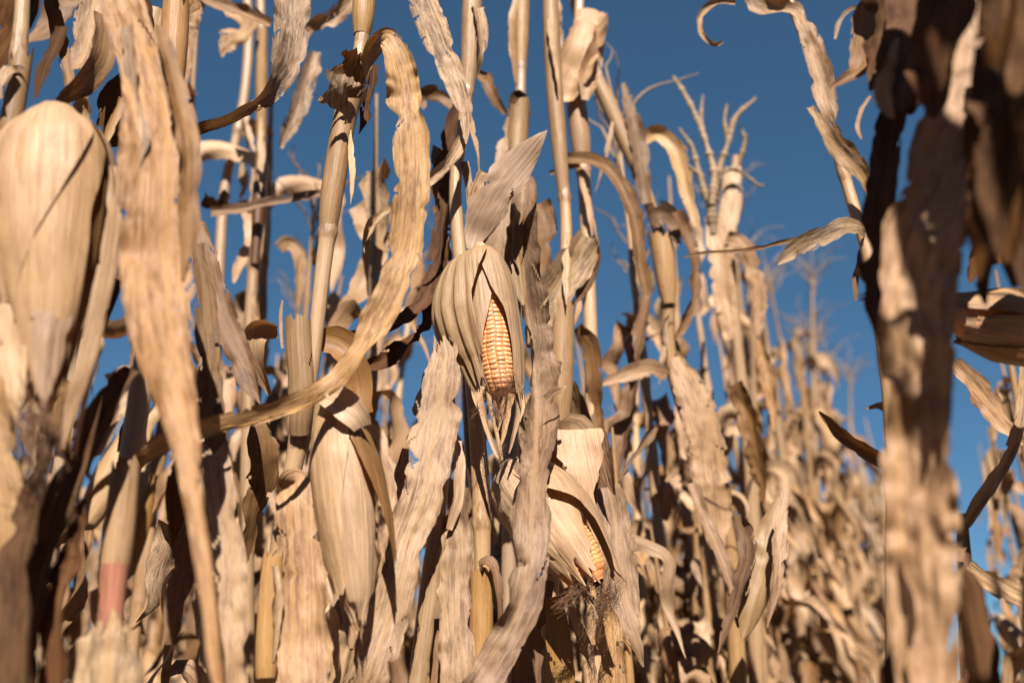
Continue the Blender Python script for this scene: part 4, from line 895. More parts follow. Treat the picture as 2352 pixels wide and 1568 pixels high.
leaf(pL, [(1290, 372, 1.6, 30, 30), (1330, 368, 1.59, 40, 40), (1376, 376, 1.58, 44, 40), (1416, 410, 1.57, 46, 30), (1444, 470, 1.56, 46, 24), (1462, 540, 1.56, 40, 20), (1472, 610, 1.56, 36, 10), (1482, 680, 1.56, 30, 0)], 'leaf_brown', ruf=0.005, fold=0.5, jag=0.1)
leaf(pL, [(1262, 398, 1.62, 10, 0), (1290, 388, 1.61, 18, 0), (1330, 376, 1.6, 24, 0)], 'leaf_brown', ruf=0.004)
leaf(pL, [(1330, 750, 1.6, 40, -20), (1356, 800, 1.6, 54, -30), (1372, 900, 1.6, 50, -40), (1380, 1000, 1.6, 30, -40)], 'leaf_brown', ruf=0.006)

pM = plant('out of focus corn plant with bare tan leaning upper stalk against the sky', [(1300, -60, 14), (1340, 90, 20), (1374, 190, 26), (1420, 290, 28), (1468, 400, 28), (1506, 510, 28), (1526, 600, 30), (1534, 700, 30), (1536, 800, 32), (1560, 900, 34), (1600, 1010, 36), (1640, 1120, 38), (1680, 1300, 40), (1700, 1650, 42)], Y=1.75, mat='sheath', nodes=[(1468, 400), (1536, 700)])
tube(pM, 'leaf_sheath', [(1366, 170, 30), (1400, 246, 36), (1440, 335, 36), (1468, 400, 28)], 'sheath_gold', 1.74, sides=18)
tube(pM, 'leaf_sheath', [(1516, 540, 54), (1524, 590, 52), (1532, 660, 42), (1536, 700, 28)], 'sheath', 1.74, sides=18, rag=0.012)
leaf(pM, [(1434, 190, 1.74, 10, 0), (1446, 250, 1.73, 40, 20), (1462, 330, 1.73, 52, 26), (1474, 400, 1.73, 46, 20), (1482, 470, 1.73, 30, 10)], 'leaf_brown', ruf=0.005, fold=0.4)
leaf(pM, [(1478, 330, 1.74, 30, 20), (1510, 310, 1.73, 44, 20), (1544, 340, 1.72, 50, 14), (1566, 390, 1.72, 48, 6), (1580, 450, 1.72, 36, 0), (1600, 520, 1.72, 20, 0)], 'husk', ruf=0.006, fold=0.5)
leaf(pM, [(1548, 490, 1.7, 30, 30), (1576, 540, 1.7, 44, 40), (1592, 610, 1.7, 44, 46), (1588, 690, 1.7, 40, 40), (1566, 750, 1.7, 30, 20), (1548, 780, 1.7, 6, 0)], 'leaf_brown', ruf=0.004, fold=0.5)
leaf(pM, [(1492, 500, 1.73, 60, -10), (1520, 490, 1.72, 80, 10), (1548, 520, 1.72, 60, 20), (1560, 560, 1.72, 20, 20)], 'leaf_brown', ruf=0.01, jag=0.2)
leaf(pM, [(1490, 684, 1.7, 30, -30), (1472, 760, 1.7, 50, -40), (1460, 850, 1.69, 56, -44), (1450, 930, 1.69, 60, -40), (1432, 1000, 1.69, 56, -40), (1420, 1090, 1.69, 20, -30)], 'leaf_brown', ruf=0.007, fold=0.4)
leaf(pM, [(1376, 884, 1.62, 6, 0), (1410, 872, 1.62, 34, 10), (1450, 856, 1.62, 44, 10), (1494, 846, 1.62, 44, 0), (1530, 862, 1.63, 30, 0)], 'leaf', ruf=0.004)
leaf(pM, [(1506, 980, 1.6, 14, 0), (1494, 998, 1.6, 30, 0), (1476, 1020, 1.6, 26, 0), (1456, 1046, 1.6, 11, 0), (1436, 1074, 1.6, 10, 0), (1412, 1110, 1.6, 12, 0)], 'leaf_brown', ruf=0.002, curl=120)
leaf(pM, [(1550, 820, 1.7, 40, 0), (1580, 880, 1.69, 80, 10), (1606, 970, 1.68, 100, 16), (1626, 1070, 1.68, 104, 14), (1640, 1170, 1.68, 90, 10), (1650, 1260, 1.68, 40, 0)], 'leaf', mid=0.6, fold=0.3, ruf=0.006)
leaf(pM, [(1586, 1110, 1.6, 30, 10), (1606, 1160, 1.59, 34, 14), (1640, 1240, 1.58, 34, 16), (1668, 1310, 1.57, 36, 16), (1688, 1380, 1.57, 30, 10), (1700, 1440, 1.57, 14, 0)], 'leaf', ruf=0.003, fold=0.6)
leaf(pM, [(1790, 1140, 1.5, 20, 10), (1778, 1200, 1.495, 60, 14), (1762, 1270, 1.49, 84, 16), (1744, 1340, 1.485, 90, 16), (1728, 1400, 1.48, 76, 14), (1716, 1446, 1.48, 40, 10), (1708, 1470, 1.48, 8, 10)], 'sheath_gold', curl=-130, fold=0, ruf=0.004, jag=0.08, wr=0.001)
leaf(pM, [(1700, 1180, 1.47, 30, -20), (1716, 1260, 1.465, 50, -30), (1700, 1350, 1.46, 54, -40), (1672, 1430, 1.46, 30, -40), (1650, 1500, 1.46, 6, -40)], 'leaf_brown', ruf=0.008, jag=0.15)
leaf(pM, [(1808, 1130, 1.47, 20, 0), (1790, 1210, 1.46, 44, 20), (1780, 1300, 1.45, 40, 40), (1768, 1380, 1.45, 30, 50), (1762, 1440, 1.45, 6, 50)], 'leaf', ruf=0.006, jag=0.15)

pN = plant('out of focus corn plant with flat topped pale sheath and bare forked tassel', [(1690, 360, 18), (1684, 450, 24), (1676, 560, 26), (1684, 700, 26), (1700, 860, 28), (1716, 1000, 30), (1730, 1200, 32), (1740, 1650, 36)], Y=2.05, mat='sheath')
leaf(pN, [(1682, 384, 2.04, 50, 0), (1680, 440, 2.04, 56, 0), (1672, 510, 2.04, 54, 0), (1664, 570, 2.04, 40, 0), (1660, 620, 2.04, 20, 0)], 'husk', ruf=0.002, curl=-90, name='leaf_sheath', ragged=(0.006, 0))
for c in ([(1636, 470, 2.02, 16), (1640, 400, 2.02, 13), (1618, 320, 2.02, 10), (1590, 250, 2.02, 8), (1562, 200, 2.02, 7), (1546, 176, 2.02, 4)], [(1640, 470, 2.03, 14), (1650, 400, 2.03, 12), (1672, 330, 2.03, 11), (1690, 270, 2.03, 9), (1736, 226, 2.03, 5)],
          [(1630, 480, 2.04, 14), (1606, 400, 2.04, 11), (1590, 340, 2.04, 8), (1560, 296, 2.04, 5)], [(1640, 540, 2.03, 22), (1636, 470, 2.03, 18), (1652, 410, 2.03, 10), (1660, 350, 2.03, 5)],
          [(1618, 330, 2.03, 8), (1610, 270, 2.03, 7), (1614, 220, 2.03, 4)], [(1650, 400, 2.01, 8), (1690, 390, 2.01, 7), (1740, 424, 2.01, 6), (1756, 426, 2.01, 4)], [(1606, 400, 2.01, 8), (1570, 380, 2.01, 7), (1552, 400, 2.01, 4)],
          [(1672, 330, 2.05, 9), (1664, 280, 2.05, 7), (1670, 240, 2.05, 4)], [(1680, 420, 2.06, 10), (1710, 330, 2.06, 8), (1700, 290, 2.06, 4)]):
    tube(pN, 'tassel_branch', c, 'tassel', sides=8, groove=0.25, step=0.003, nodes=[(0.009 * q + 0.003 * (q * q % 5), 0.004, 0.12 + 0.1 * (q * 7 % 4)) for q in range(2, 90)])
leaf(pN, [(1640, 500, 2.03, 40, 0), (1650, 580, 2.02, 60, 0), (1662, 680, 2.02, 54, 0), (1680, 780, 2.02, 30, 0)], 'husk', ruf=0.006)
leaf(pN, [(1668, 545, 2.0, 24, 0), (1700, 560, 2.0, 40, 20), (1730, 620, 2.0, 50, 20), (1744, 700, 2.0, 40, 20), (1738, 770, 2.0, 20, 10)], 'leaf', ruf=0.007)
leaf(pN, [(1744, 780, 2.0, 24, 0), (1760, 850, 2.0, 40, 0), (1776, 930, 2.0, 30, 0), (1780, 990, 2.0, 8, 0)], 'leaf', ruf=0.003, curl=100)
leaf(pN, [(1690, 880, 1.9, 40, -20), (1720, 960, 1.9, 60, -20), (1740, 1050, 1.9, 60, -30), (1750, 1150, 1.9, 20, -30)], 'leaf_brown', ruf=0.007)

# --- stalks beyond the pale jointed one, upper left
pO = plant('blurred corn plant with bare white joints and one stiff dark leaf jutting sideways', [(600, -260, 14), (598, -60, 20), (600, 80, 22), (600, 260, 22), (598, 400, 22), (592, 520, 24), (582, 620, 26), (574, 760, 28), (570, 950, 30), (566, 1300, 34), (564, 1650, 36)], Y=1.75, nodes=[(599, 395), (584, 610)])
tube(pO, 'leaf_sheath', [(602, 70, 26), (601, 150, 28), (600, 270, 26), (599, 392, 20)], 'sheath', 1.74, sides=16)
tube(pO, 'leaf_sheath', [(597, 415, 30), (594, 470, 30), (590, 540, 26), (585, 608, 20)], 'stalk_dark', 1.74, sides=16, rag=0.01)
leaf(pO, [(486, 490, 1.7, 40, 30), (540, 482, 1.7, 34, 30), (600, 470, 1.7, 36, 40), (660, 462, 1.7, 34, 40), (710, 450, 1.71, 30, 30), (746, 442, 1.72, 20, 30)], 'leaf_brown', ruf=0.005, fold=0.6)
leaf(pO, [(470, 450, 1.7, 40, -30), (500, 470, 1.7, 50, -40), (520, 440, 1.7, 30, -40)], 'leaf_dark_shade', ruf=0.006)
leaf(pO, [(722, 120, 1.6, 30, 20), (708, 170, 1.6, 50, 24), (688, 230, 1.6, 52, 20), (664, 290, 1.6, 44, 10), (644, 340, 1.6, 14, 0)], 'leaf_grey', ruf=0.005, fold=0.5)
leaf(pO, [(806, -6, 1.5, 40, 0), (780, 22, 1.5, 46, 10), (744, 46, 1.5, 44, 10), (712, 66, 1.5, 30, 0), (690, 100, 1.5, 20, 0)], 'leaf', ruf=0.004, fold=0.4)
leaf(pO, [(560, 460, 1.76, 20, 0), (576, 540, 1.76, 30, 0), (548, 610, 1.76, 26, 0), (536, 650, 1.76, 6, 0)], 'husk', ruf=0.004)
leaf(pO, [(820, 470, 1.7, 50, 0), (846, 510, 1.7, 70, 10), (860, 580, 1.7, 70, 10), (836, 650, 1.7, 60, -10), (800, 710, 1.7, 50, -20), (780, 780, 1.7, 20, -20)], 'husk', ruf=0.005)
leaf(pO, [(640, 570, 1.9, 30, 0), (660, 556, 1.9, 36, 0), (684, 580, 1.9, 36, 10), (690, 640, 1.9, 30, 10), (684, 700, 1.9, 10, 10)], 'leaf', ruf=0.004)
leaf(pO, [(540, 20, 1.7, 60, 0), (556, 60, 1.7, 70, 0), (520, 110, 1.7, 50, 0), (508, 130, 1.7, 10, 0)], 'leaf', ruf=0.01, jag=0.2)
leaf(pO, [(450, -20, 1.5, 40, 0), (500, 10, 1.5, 44, 20), (560, 30, 1.5, 40, 30), (620, 60, 1.5, 30, 20)], 'leaf_brown', ruf=0.006, fold=0.5)
pP = plant('blurred thin corn plant with white glossy joints just right of the long hanging leaf', [(570, -300, 14), (568, -20, 20), (572, 60, 22), (564, 200, 22), (542, 320, 22), (520, 410, 22), (510, 500, 24), (500, 700, 26), (490, 1000, 30), (480, 1650, 34)], Y=1.95, nodes=[(546, 300)])
leaf(pP, [(430, 60, 1.5, 60, 0), (446, 10, 1.5, 50, 0), (470, -30, 1.5, 50, 0)], 'leaf', ruf=0.006)
leaf(pP, [(440, 20, 1.5, 30, 20), (430, 80, 1.5, 46, 30), (424, 150, 1.5, 40, 30), (418, 200, 1.5, 16, 30)], 'leaf', ruf=0.006)
leaf(pE, [(336, 130, 0.97, 60, -40), (300, 200, 0.97, 120, -46), (272, 270, 0.97, 110, -46), (262, 340, 0.97, 40, -46)], 'leaf_dark_shade', ruf=0.006)
leaf(pE, [(284, 226, 0.95, 18, 0), (268, 262, 0.95, 26, 0), (248, 306, 0.95, 22, 0), (240, 330, 0.95, 8, 0)], 'sheath_gold', ruf=0.0005, name='leaf_sheath')
leaf(pE, [(318, -40, 0.98, 60, -20), (326, 40, 0.98, 80, -40), (340, 110, 0.98, 60, -40), (350, 160, 0.98, 16, -40)], 'leaf_dark_shade', ruf=0.006)
leaf(pE, [(430, -60, 0.99, 60, 30), (420, -6, 0.985, 80, 30), (398, 14, 0.98, 60, 40), (380, 40, 0.98, 20, 40)], 'leaf_brown', ruf=0.006)
leaf(pF, [(110, -40, 0.95, 26, 0), (130, 60, 0.95, 36, 0), (150, 160, 0.95, 30, 0), (156, 240, 0.95, 10, 0)], 'leaf_brown', ruf=0.006)
leaf(pF, [(206, 240, 0.9, 30, 0), (190, 250, 0.9, 60, 0), (180, 300, 0.9, 60, 0)], 'leaf', ruf=0.004)
# heavy leaves in the upper right corner, shade put into their dark colour
leaf(pH, [(2120, -200, 0.74, 120, -30), (2150, -60, 0.735, 190, -36), (2150, 40, 0.73, 200, -38), (2130, 140, 0.725, 190, -40), (2106, 220, 0.72, 120, -40), (2090, 262, 0.72, 30, -40)], 'leaf_dark_shade', ruf=0.007, jag=0.06, fold=0.3, mid=0.3, label='broad dark leaf in the upper right')
leaf(pH, [(2260, -200, 0.7, 120, -36), (2290, -40, 0.7, 160, -40), (2300, 120, 0.7, 170, -44), (2296, 280, 0.7, 160, -46), (2280, 420, 0.7, 120, -46), (2262, 560, 0.7, 60, -46), (2250, 640, 0.7, 8, -46)], 'leaf_dark_shade', ruf=0.007, jag=0.08, fold=0.3)
leaf(pH, [(2370, 100, 0.66, 120, -30), (2350, 250, 0.66, 150, -40), (2340, 400, 0.66, 140, -44), (2330, 540, 0.66, 90, -44), (2336, 660, 0.66, 20, -44)], 'leaf_dark_shade', ruf=0.006, jag=0.08)
leaf(pH, [(2420, 480, 0.84, 90, -20), (2360, 530, 0.84, 110, -20), (2300, 570, 0.84, 90, -14), (2250, 600, 0.84, 50, 0), (2226, 650, 0.84, 8, 0)], 'leaf_dark_shade', ruf=0.004)
# torn sheath strips along the background stalks
for par, (px, py, Y) in ((pC, (1300, 560, 1.41)), (pC, (1262, 60, 1.41)), (pL, (1334, 420, 1.6)), (pL, (1350, 640, 1.6)), (pK, (1190, 420, 1.52)), (pO, (600, 300, 1.73)), (pO, (580, 700, 1.74)), (pP, (556, 260, 1.93)), (pM, (1410, 300, 1.73)), (pM, (1534, 740, 1.73)), (pA, (806, 330, 1.05)), (pB, (1078, 250, 1.22))):
    s_ = nseed() % 5 - 2
    leaf(par, [(px, py - 30, Y, 6, 10 * s_), (px + 3 * s_, py + 10, Y - 0.01, 15, 14 * s_), (px + 9 * s_, py + 60, Y - 0.015, 17, 20 * s_), (px + 16 * s_, py + 110, Y - 0.02, 11, 30 * s_), (px + 20 * s_, py + 140, Y - 0.02, 3, 30 * s_)], ('husk', 'leaf')[s_ % 2], name='leaf_sheath', ruf=0.004, jag=0.25, nv=7)
leaf(pF, [(110, 1000, 0.8, 40, -50), (100, 1080, 0.79, 110, -58), (84, 1180, 0.78, 150, -60), (64, 1300, 0.77, 170, -60), (50, 1430, 0.76, 170, -58), (40, 1600, 0.75, 160, -56)], 'leaf_dark_shade', ruf=0.007, jag=0.1, fold=0.3)
leaf(pF, [(200, 1150, 0.84, 30, -50), (180, 1230, 0.83, 90, -56), (156, 1330, 0.82, 120, -58), (140, 1450, 0.81, 130, -58), (130, 1600, 0.8, 120, -56)], 'leaf_dark_shade', ruf=0.007, jag=0.1, fold=0.3)
leaf(pE, [(420, 1040, 0.95, 40, -40), (410, 1100, 0.95, 70, -50), (404, 1180, 0.95, 60, -50), (398, 1260, 0.95, 10, -50)], 'leaf_dark_shade', ruf=0.006)
leaf(pF, [(70, 540, 0.775, 70, -10), (56, 680, 0.77, 96, -10), (46, 800, 0.765, 78, -6), (36, 900, 0.762, 40, 0), (32, 965, 0.762, 4, 0)], 'husk', name='husk', curl=-60, fold=0, ruf=0.003, jag=0.04, wr=0.0008)
leaf(pF, [(150, 560, 0.765, 60, 6), (130, 680, 0.76, 92, 6), (114, 780, 0.757, 84, 4), (104, 870, 0.757, 50, 0), (98, 935, 0.757, 4, 0)], 'husk', name='husk', curl=-60, fold=0, ruf=0.003, jag=0.04, wr=0.0008)
leaf(pF, [(262, 380, 0.79, 30, 30), (256, 520, 0.785, 46, 30), (232, 680, 0.78, 50, 24), (196, 840, 0.775, 44, 16), (160, 950, 0.775, 30, 10), (140, 1030, 0.775, 6, 0)], 'husk', name='husk', curl=-50, fold=0.2, ruf=0.003, jag=0.05)
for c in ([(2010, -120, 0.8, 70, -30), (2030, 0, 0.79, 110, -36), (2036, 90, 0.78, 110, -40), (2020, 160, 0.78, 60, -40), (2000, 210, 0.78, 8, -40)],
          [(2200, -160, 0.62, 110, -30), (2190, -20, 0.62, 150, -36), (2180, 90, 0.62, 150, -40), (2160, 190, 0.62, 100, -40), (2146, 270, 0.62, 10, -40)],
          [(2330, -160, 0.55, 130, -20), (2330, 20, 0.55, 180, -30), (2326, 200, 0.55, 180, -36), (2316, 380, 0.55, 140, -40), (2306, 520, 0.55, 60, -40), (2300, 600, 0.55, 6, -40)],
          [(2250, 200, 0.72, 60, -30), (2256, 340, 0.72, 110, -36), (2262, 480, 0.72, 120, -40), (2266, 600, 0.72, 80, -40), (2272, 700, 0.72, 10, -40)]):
    leaf(pH, c, 'leaf_dark_shade', ruf=0.008, jag=0.1, fold=0.3, mid=0.2)
leaf(pA, [(634, 1300, 1.02, 20, 20), (640, 1360, 1.015, 34, 26), (636, 1440, 1.015, 30, 30), (628, 1520, 1.02, 8, 30)], 'leaf_grey', ruf=0.006, jag=0.2)

# ------------------------------------------------------------------ ground
g = obj('ground', np.array([[-900, -900, 0], [900, -900, 0], [900, 900, 0], [-900, 900, 0]]), [[0, 1, 2, 3]], soil_mat(), smooth=False)
g['kind'] = 'structure'


# ------------------------------------------------------------------ plants farther along the rows
def free_leaf(parent, base, n_kink, rng, mat, L, w, az, out, lod=1.0, droop=1.0):
    """leaf of a dried plant: rises from its joint, arches over and hangs"""
    m = 9
    t = np.linspace(0, 1, m)
    d = np.array([math.cos(az), math.sin(az), 0])
    side = np.array([-math.sin(az), math.cos(az), 0])
    ang = np.radians(rng.uniform(55, 80)) - np.radians(rng.uniform(120, 165)) * droop * np.clip(t / rng.uniform(0.35, 0.75), 0, 1) ** 1.3
    step = L / (m - 1)
    P = [np.array(base, float)]
    for i in range(1, m):
        a = ang[i] + rng.normal(0, 0.33)
        P.append(P[-1] + step * (d * math.cos(a) * out + np.array([0, 0, math.sin(a)]) + side * rng.normal(0, 0.34)))
    P = np.array(P)
    W = w * np.interp(t, [0, 0.1, 0.35, 0.7, 0.9, 1], [0.5, 0.8, 1.0, 0.8, 0.4, 0.04])
    T = unit(np.gradient(P, axis=0))
    N0 = unit(np.cross(T, side))
    B0 = np.cross(N0, T)
    tw = np.cumsum(rng.normal(0, 0.62, m)) * 0.9
    N = N0 * np.cos(tw)[:, None] + B0 * np.sin(tw)[:, None]
    V, Fc, uv, uv2 = ribbon_mesh(P, W, N, step=0.014 / lod, nv=7, fold=rng.uniform(0.2, 0.7), curl=rng.uniform(-70, 70), ruf=0.008, rufl=0.045, wr=0.001, jag=0.14, tears=3, seed=int(rng.integers(1, 90000)), wob=0.006)
    return obj('leaf', V, Fc, M[mat], parent, None, uv, uv2)


def proto(seed, H, ears=1, lod=1.0, tasselled=True):
    rng = np.random.default_rng(seed)
    t = thing('corn_plant', 'dry corn plant', 'corn plant', (0, 0, 0), 'dry corn plants')
    lean = rng.normal(0, 0.06, 2)
    bow = rng.normal(0, 0.05, 2)
    zz = np.linspace(-0.02, H, 12)
    u = zz / H
    P = np.stack([lean[0] * u * H * 0.5 + bow[0] * np.sin(u * 3.1), lean[1] * u * H * 0.5 + bow[1] * np.sin(u * 3.1), zz], 1)
    Rd = np.interp(u, [0, 0.5, 0.85, 1], [0.0135, 0.011, 0.007, 0.0035])
    joints = []
    z = 0.12
    while z < H * 0.9:
        joints.append(z); z += rng.uniform(0.14, 0.2)
    nd = []
    for j in joints:
        nd += [(j, 0.008, 0.25), (j + 0.07, 0.045, 0.42)]
    V, Fc, uv, uv2 = tube_mesh(P, Rd, sides=9, step=0.012, nodes=nd, seed=seed, ref=np.array([0, -1.0, 0.05]))
    obj('stalk', V, Fc, M[['sheath', 'stalk'][seed % 2]], t, None, uv, uv2)
    az0 = rng.uniform(0, 6.28)
    mats = ['leaf', 'leaf_grey', 'leaf', 'leaf_brown', 'leaf', 'husk']
    for i, j in enumerate(joints):
        if j < 0.35 and lod < 1:
            continue
        p = np.array([np.interp(j, zz, P[:, 0]), np.interp(j, zz, P[:, 1]), j + rng.uniform(0.08, 0.14)])
        k = j / H
        free_leaf(t, p, 3, rng, mats[int(rng.integers(0, 6))], rng.uniform(0.36, 0.7) * (1 - 0.35 * k), rng.uniform(0.055, 0.09) * (1 - 0.35 * k), az0 + math.pi * i + rng.normal(0, 0.5), rng.uniform(0.25, 0.8), lod, rng.uniform(0.85, 1.15))
    for i in range(int(len(joints) * 0.4)):
        j = rng.uniform(0.5, H * 0.85)
        p = np.array([np.interp(j, zz, P[:, 0]), np.interp(j, zz, P[:, 1]), j])
        free_leaf(t, p, 3, rng, mats[int(rng.integers(0, 6))], rng.uniform(0.25, 0.45), rng.uniform(0.05, 0.08), rng.uniform(0, 6.28), rng.uniform(0.2, 0.5), lod, 1.1)
    for e in range(ears):
        j = joints[len(joints) // 2 + e] + 0.1
        a = rng.uniform(0, 6.28)
        b0 = np.array([np.interp(j, zz, P[:, 0]) + 0.03 * math.cos(a), np.interp(j, zz, P[:, 1]) + 0.03 * math.sin(a), j])
        dn = np.array([0.45 * math.cos(a), 0.45 * math.sin(a), -1.0]) if rng.random() < 0.75 else np.array([0.6 * math.cos(a), 0.6 * math.sin(a), 0.8])
        dn = unit(dn)
        tt = np.linspace(0, 1, 9)
        E = b0 + dn * (tt[:, None] * 0.25)
        V, Fc, uv, uv2 = tube_mesh(E, 0.034 * np.interp(tt, [0, .1, .3, .6, .85, 1], [.3, .75, 1, .9, .5, .1]), sides=12, step=0.012, groove=0.1, seed=seed + e, ref=np.array([0.3, 0.9, 0.1]))
        obj('ear', V, Fc, M['husk'], t, None, uv, uv2)
    if tasselled:
        top = P[-1]
        VV, FF, o_ = [], [], 0
        for i in range(11):
            a = rng.uniform(0, 6.28); sp = 0.12 if i == 0 else rng.uniform(0.3, 0.9)
            m = 7; q = np.linspace(0, 1, m); Lb = rng.uniform(0.14, 0.26)
            X = top - np.array([0, 0, 0.1 * (i > 0) * rng.random()]) + np.stack([math.cos(a) * sp * Lb * q ** 1.3, math.sin(a) * sp * Lb * q ** 1.3, Lb * (q - 0.5 * sp * q ** 2.4)], 1)
            X = X + 0.012 * rng.normal(0, 1, (m, 3)) * q[:, None]
            V, Fc, uv, uv2 = tube_mesh(X, np.interp(q, [0, .3, 1], [0.0016, 0.0028, 0.0009]), sides=5, step=0.02, seed=i, ref=np.array([0.7, 0.7, 0.2]))
            VV.append(V); FF.append(Fc + o_); o_ += len(V)
        obj('tassel', np.vstack(VV), np.vstack(FF), M['tassel'], t, None, np.zeros((o_, 2)), np.zeros((o_, 2)) + 9)
    return t


def copy_plant(src, loc, rz, sc, label):
    c = src.copy()
    C.objects.link(c)
    c.location = loc; c.rotation_euler = (0, 0, rz); c.scale = (sc, sc, sc)
    c['label'] = label
    for ch in src.children:
        d = ch.copy(); C.objects.link(d); d.parent = c
    return c


ROW = R(25.0)
e_ = np.array([math.sin(ROW), math.cos(ROW)])
nl = np.array([-math.cos(ROW), math.sin(ROW)])
protos = [proto(1001 + 17 * i, [2.15, 2.3, 2.05, 2.4, 2.2, 2.0][i], ears=1 + (i % 2), lod=1.0, tasselled=i % 2 == 0) for i in range(6)]
far = [proto(2001 + 17 * i, [2.2, 2.35, 2.05, 2.25][i], ears=1, lod=0.6, tasselled=i == 1) for i in range(4)]
rng = np.random.default_rng(5)
placed = []
CTH = [(0.62, 1.95, 9, 0.17), (1.38, -0.2, 8, 0.18), (2.14, -0.6, 8, 0.2), (2.9, -0.8, 8, 0.24), (3.66, -0.8, 12, 0.36), (-0.95, 4.2, 12, 0.25)]
for ri, (perp, t0, t1, sp) in enumerate(CTH):
    t = t0
    while t < t1:
        q = nl * (perp + rng.normal(0, 0.03)) + e_ * (t + rng.normal(0, 0.02))
        az = math.degrees(math.atan2(q[0], q[1]))
        if q[1] > 1.0 and -31 < az < 31:
            placed.append((ri, t, q, az))
        t += sp * rng.uniform(0.8, 1.25)
names = ['first', 'second', 'third', 'fourth', 'fifth', 'sixth', 'seventh', 'eighth', 'ninth', 'tenth', 'eleventh', 'twelfth', 'thirteenth', 'fourteenth', 'fifteenth', 'sixteenth']
rown = ['row of the open ear', 'second row behind the open ear', 'third row back', 'fourth row back', 'rearmost row', 'row beyond the right edge leaf']
used = set()
cnt = {}
for (ri, t, q, az) in placed:
    D = math.hypot(*q)
    src = (protos if D < 3.2 else far)
    s_ = src[int(rng.integers(0, len(src)))]
    i = cnt.get(ri, 0); cnt[ri] = i + 1
    near = ri < 3 and i < len(names)
    if near:
        lab = 'blurred dry corn plant, %s from the camera in the %s' % (names[i], rown[ri])
    else:
        lab = 'small blurred dry corn plant far down the %s' % rown[ri]
    rz = rng.uniform(0, 6.28); sc = rng.uniform(0.93, 1.08) * (1.13 if ri == 0 and D > 2.6 else 1.0)
    if s_.name not in used:
        used.add(s_.name)
        s_.location = (q[0], q[1], 0); s_.rotation_euler = (0, 0, rz); s_.scale = (sc, sc, sc)
        s_['label'] = lab
    else:
        copy_plant(s_, (q[0], q[1], 0), rz, sc, lab)
for (x, y, sc, i, lab) in [(0.18, 0.02, 1.0, 0, 'unseen corn plant added beside the camera to shade the broad blurred leaf on the right'), (0.40, 0.04, 1.02, 1, 'unseen corn plant added beside the camera to shade the dark plant at the right edge'),
                           (0.5, 0.2, 1.0, 4, 'unseen corn plant added outside the right edge to shade the sideways ear'),
                           (-0.98, 0.04, 0.84, 2, 'unseen corn plant added left of the camera to shade the dark lower left leaves'), (-1.1, 0.2, 0.8, 3, 'unseen corn plant added left of the camera to shade the far lower left corner')]:
    copy_plant(protos[i], (x, y, 0), i * 1.3, sc, lab)  # out-of-view plants put in to throw shade on the near leaves
for k, (t, pp, sc, i) in enumerate([(1.42, 0.5, 0.64, 1), (1.62, 0.6, 0.68, 3), (1.82, 0.52, 0.68, 5), (2.02, 0.6, 0.72, 1), (2.22, 0.55, 0.72, 3), (2.42, 0.62, 0.76, 5), (1.52, 0.7, 0.62, 3), (1.72, 0.74, 0.66, 1), (1.95, 0.72, 0.66, 5), (1.2, 0.85, 0.62, 5), (0.95, 0.95, 0.6, 1), (0.7, 1.0, 0.6, 3), (1.4, 0.95, 0.64, 1)]):
    q = nl * pp + e_ * t
    copy_plant(protos[i], (q[0], q[1], 0), k * 1.7 + 0.4, sc, ('short bent blurred corn plant, %s of the low ones right of the drooping ear' % names[k]) if k < 9 else ('short bent blurred corn plant, %s of the low ones behind the left stalks' % names[k - 9]))
for k, (t, pp, sc, i) in enumerate([(1.30, 0.86, 0.93, 1), (1.62, 0.82, 0.95, 5), (1.9, 0.88, 0.97, 3), (2.2, 0.84, 0.96, 1), (2.5, 0.9, 1.0, 5)]):
    q = nl * pp + e_ * t
    copy_plant(protos[i], (q[0], q[1], 0), k * 2.3 + 0.9, sc, 'tall blurred corn plant, %s from the left in the bank right of the open ear' % names[k])
for k, (px, D, sc) in enumerate([(2338, 2.7, 0.86), (2372, 2.2, 0.8), (2326, 3.6, 0.94), (2290, 4.8, 0.95), (2268, 6.2, 1.0), (2345, 4.6, 1.0)]):
    az = math.atan((px - SW / 2) / F)
    src = protos[(k * 2 + 1) % 6]
    copy_plant(src, (D * math.sin(az), D * math.cos(az), 0), k * 2.1, sc, 'blurred corn plant in the row at the right edge, %s from the camera' % names[k])
for s_ in protos + far:
    if s_.name not in used:
        for ch in list(s_.children):
            bpy.data.objects.remove(ch)
        bpy.data.objects.remove(s_)
print('PLACED', len(placed), cnt)


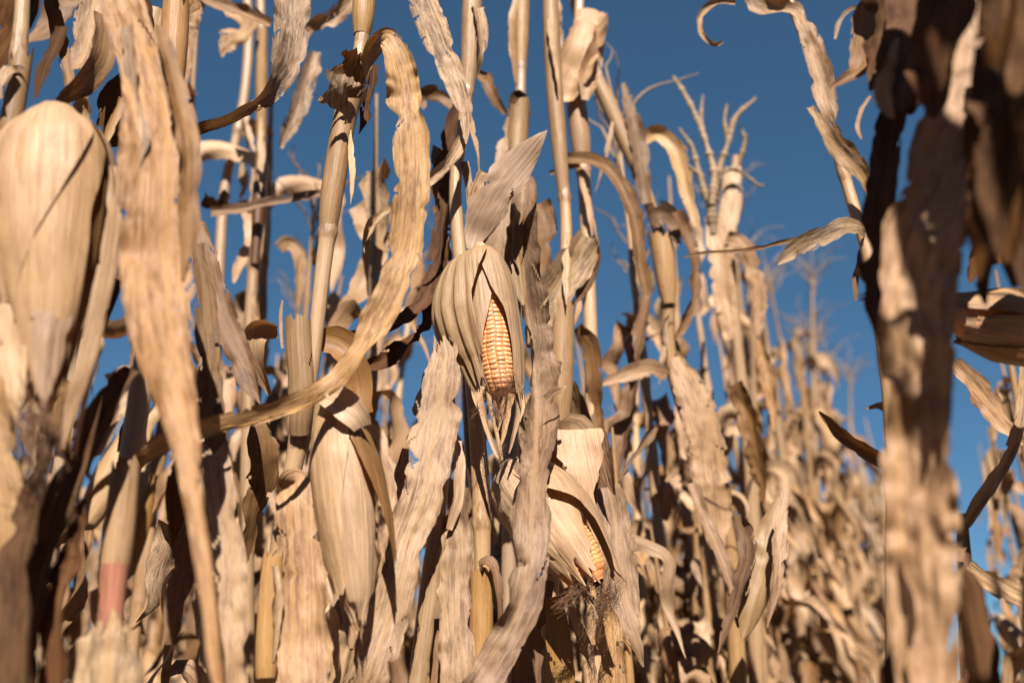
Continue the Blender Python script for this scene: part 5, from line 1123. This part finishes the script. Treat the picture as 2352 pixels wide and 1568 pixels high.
# ------------------------------------------------------------------ the rest of the field, where single plants no longer show
def mass(name, spots, seed):
    rng = np.random.default_rng(seed)
    kinds = []
    for q in range(4):
        r_ = np.random.default_rng(seed + 50 + q)
        VV, FF, UU, U2, off = [], [], [], [], 0
        H = r_.uniform(1.9, 2.2)
        zz = np.linspace(0, H, 6)
        P = np.stack([0.05 * np.sin(zz * 1.5 + q), 0.05 * np.cos(zz * 1.3 + q), zz], 1)
        parts = [tube_mesh(P, np.interp(zz, [0, H], [0.013, 0.005]), sides=5, step=0.2, seed=q)]
        for j in np.arange(0.25, H * 0.95, 0.15):
            az = r_.uniform(0, 6.28); L = r_.uniform(0.3, 0.6); m = 7
            t = np.linspace(0, 1, m)
            d = np.array([math.cos(az), math.sin(az), 0]); side = np.array([-math.sin(az), math.cos(az), 0])
            ang = np.radians(65) - np.radians(r_.uniform(120, 160)) * np.clip(t / r_.uniform(0.35, 0.7), 0, 1)
            X = [np.array([0.05 * math.sin(j * 1.5 + q), 0.05 * math.cos(j * 1.3 + q), j])]
            for i in range(1, m):
                X.append(X[-1] + L / m * (d * math.cos(ang[i]) * 0.7 + np.array([0, 0, math.sin(ang[i])]) + side * r_.normal(0, 0.25)))
            X = np.array(X)
            T = unit(np.gradient(X, axis=0)); N0 = unit(np.cross(T, side)); B0 = np.cross(N0, T)
            tw = np.cumsum(r_.normal(0, 0.5, m))
            parts.append(ribbon_mesh(X, r_.uniform(0.05, 0.08) * np.interp(t, [0, .3, .7, 1], [.5, 1, .8, .05]), N0 * np.cos(tw)[:, None] + B0 * np.sin(tw)[:, None], step=0.04, nv=4, ruf=0.008, seed=int(r_.integers(1, 9999))))
        for (V, Fc, uv, uv2) in parts:
            VV.append(V); FF.append(Fc + off); UU.append(uv); U2.append(uv2); off += len(V)
        kinds.append((np.vstack(VV), np.vstack(FF), np.vstack(UU), np.vstack(U2)))
    VV, FF, UU, U2, off = [], [], [], [], 0
    for (x, y) in spots:
        V, Fc, uv, uv2 = kinds[int(rng.integers(0, 4))]
        a = rng.uniform(0, 6.28); sc = rng.uniform(0.9, 1.08)
        ca, sa = math.cos(a), math.sin(a)
        W = np.stack([(V[:, 0] * ca - V[:, 1] * sa) * sc + x, (V[:, 0] * sa + V[:, 1] * ca) * sc + y, V[:, 2] * sc], 1)
        VV.append(W); FF.append(Fc + off); UU.append(uv + rng.uniform(0, 9, 2)); U2.append(uv2); off += len(W)
    o = obj(name, np.vstack(VV), np.vstack(FF), M['leaf'], None, None, np.vstack(UU), np.vstack(U2))
    o['label'] = 'mass of dry maize plants filling the field farther off'
    o['category'] = 'cornfield'
    o['kind'] = 'stuff'
    return o


rng = np.random.default_rng(77)
sp_ = []
for k in range(-14, 14):
    perp = 0.62 + 0.76 * k
    t = -9.0
    while t < 16:
        t += rng.uniform(0.17, 0.3)
        q = nl * (perp + rng.normal(0, 0.04)) + e_ * t
        D = math.hypot(*q); az = math.degrees(math.atan2(q[0], q[1]))
        if D > 16 or (D > 9 and abs(az) > 40):
            continue
        if abs(az) < 33:
            if (k >= 5 or (k >= 1 and D > 5.5)) and D > 3.8:
                sp_.append(q)
            if k <= -2 and D > 7:
                sp_.append(q)
        elif abs(az) < 100:
            if D > 1.3 and (k >= 1 or k <= -2):
                sp_.append(q)
        elif D > 2.0:
            sp_.append(q)
mass('cornfield', sp_, 7)
print('MASS', len(sp_))
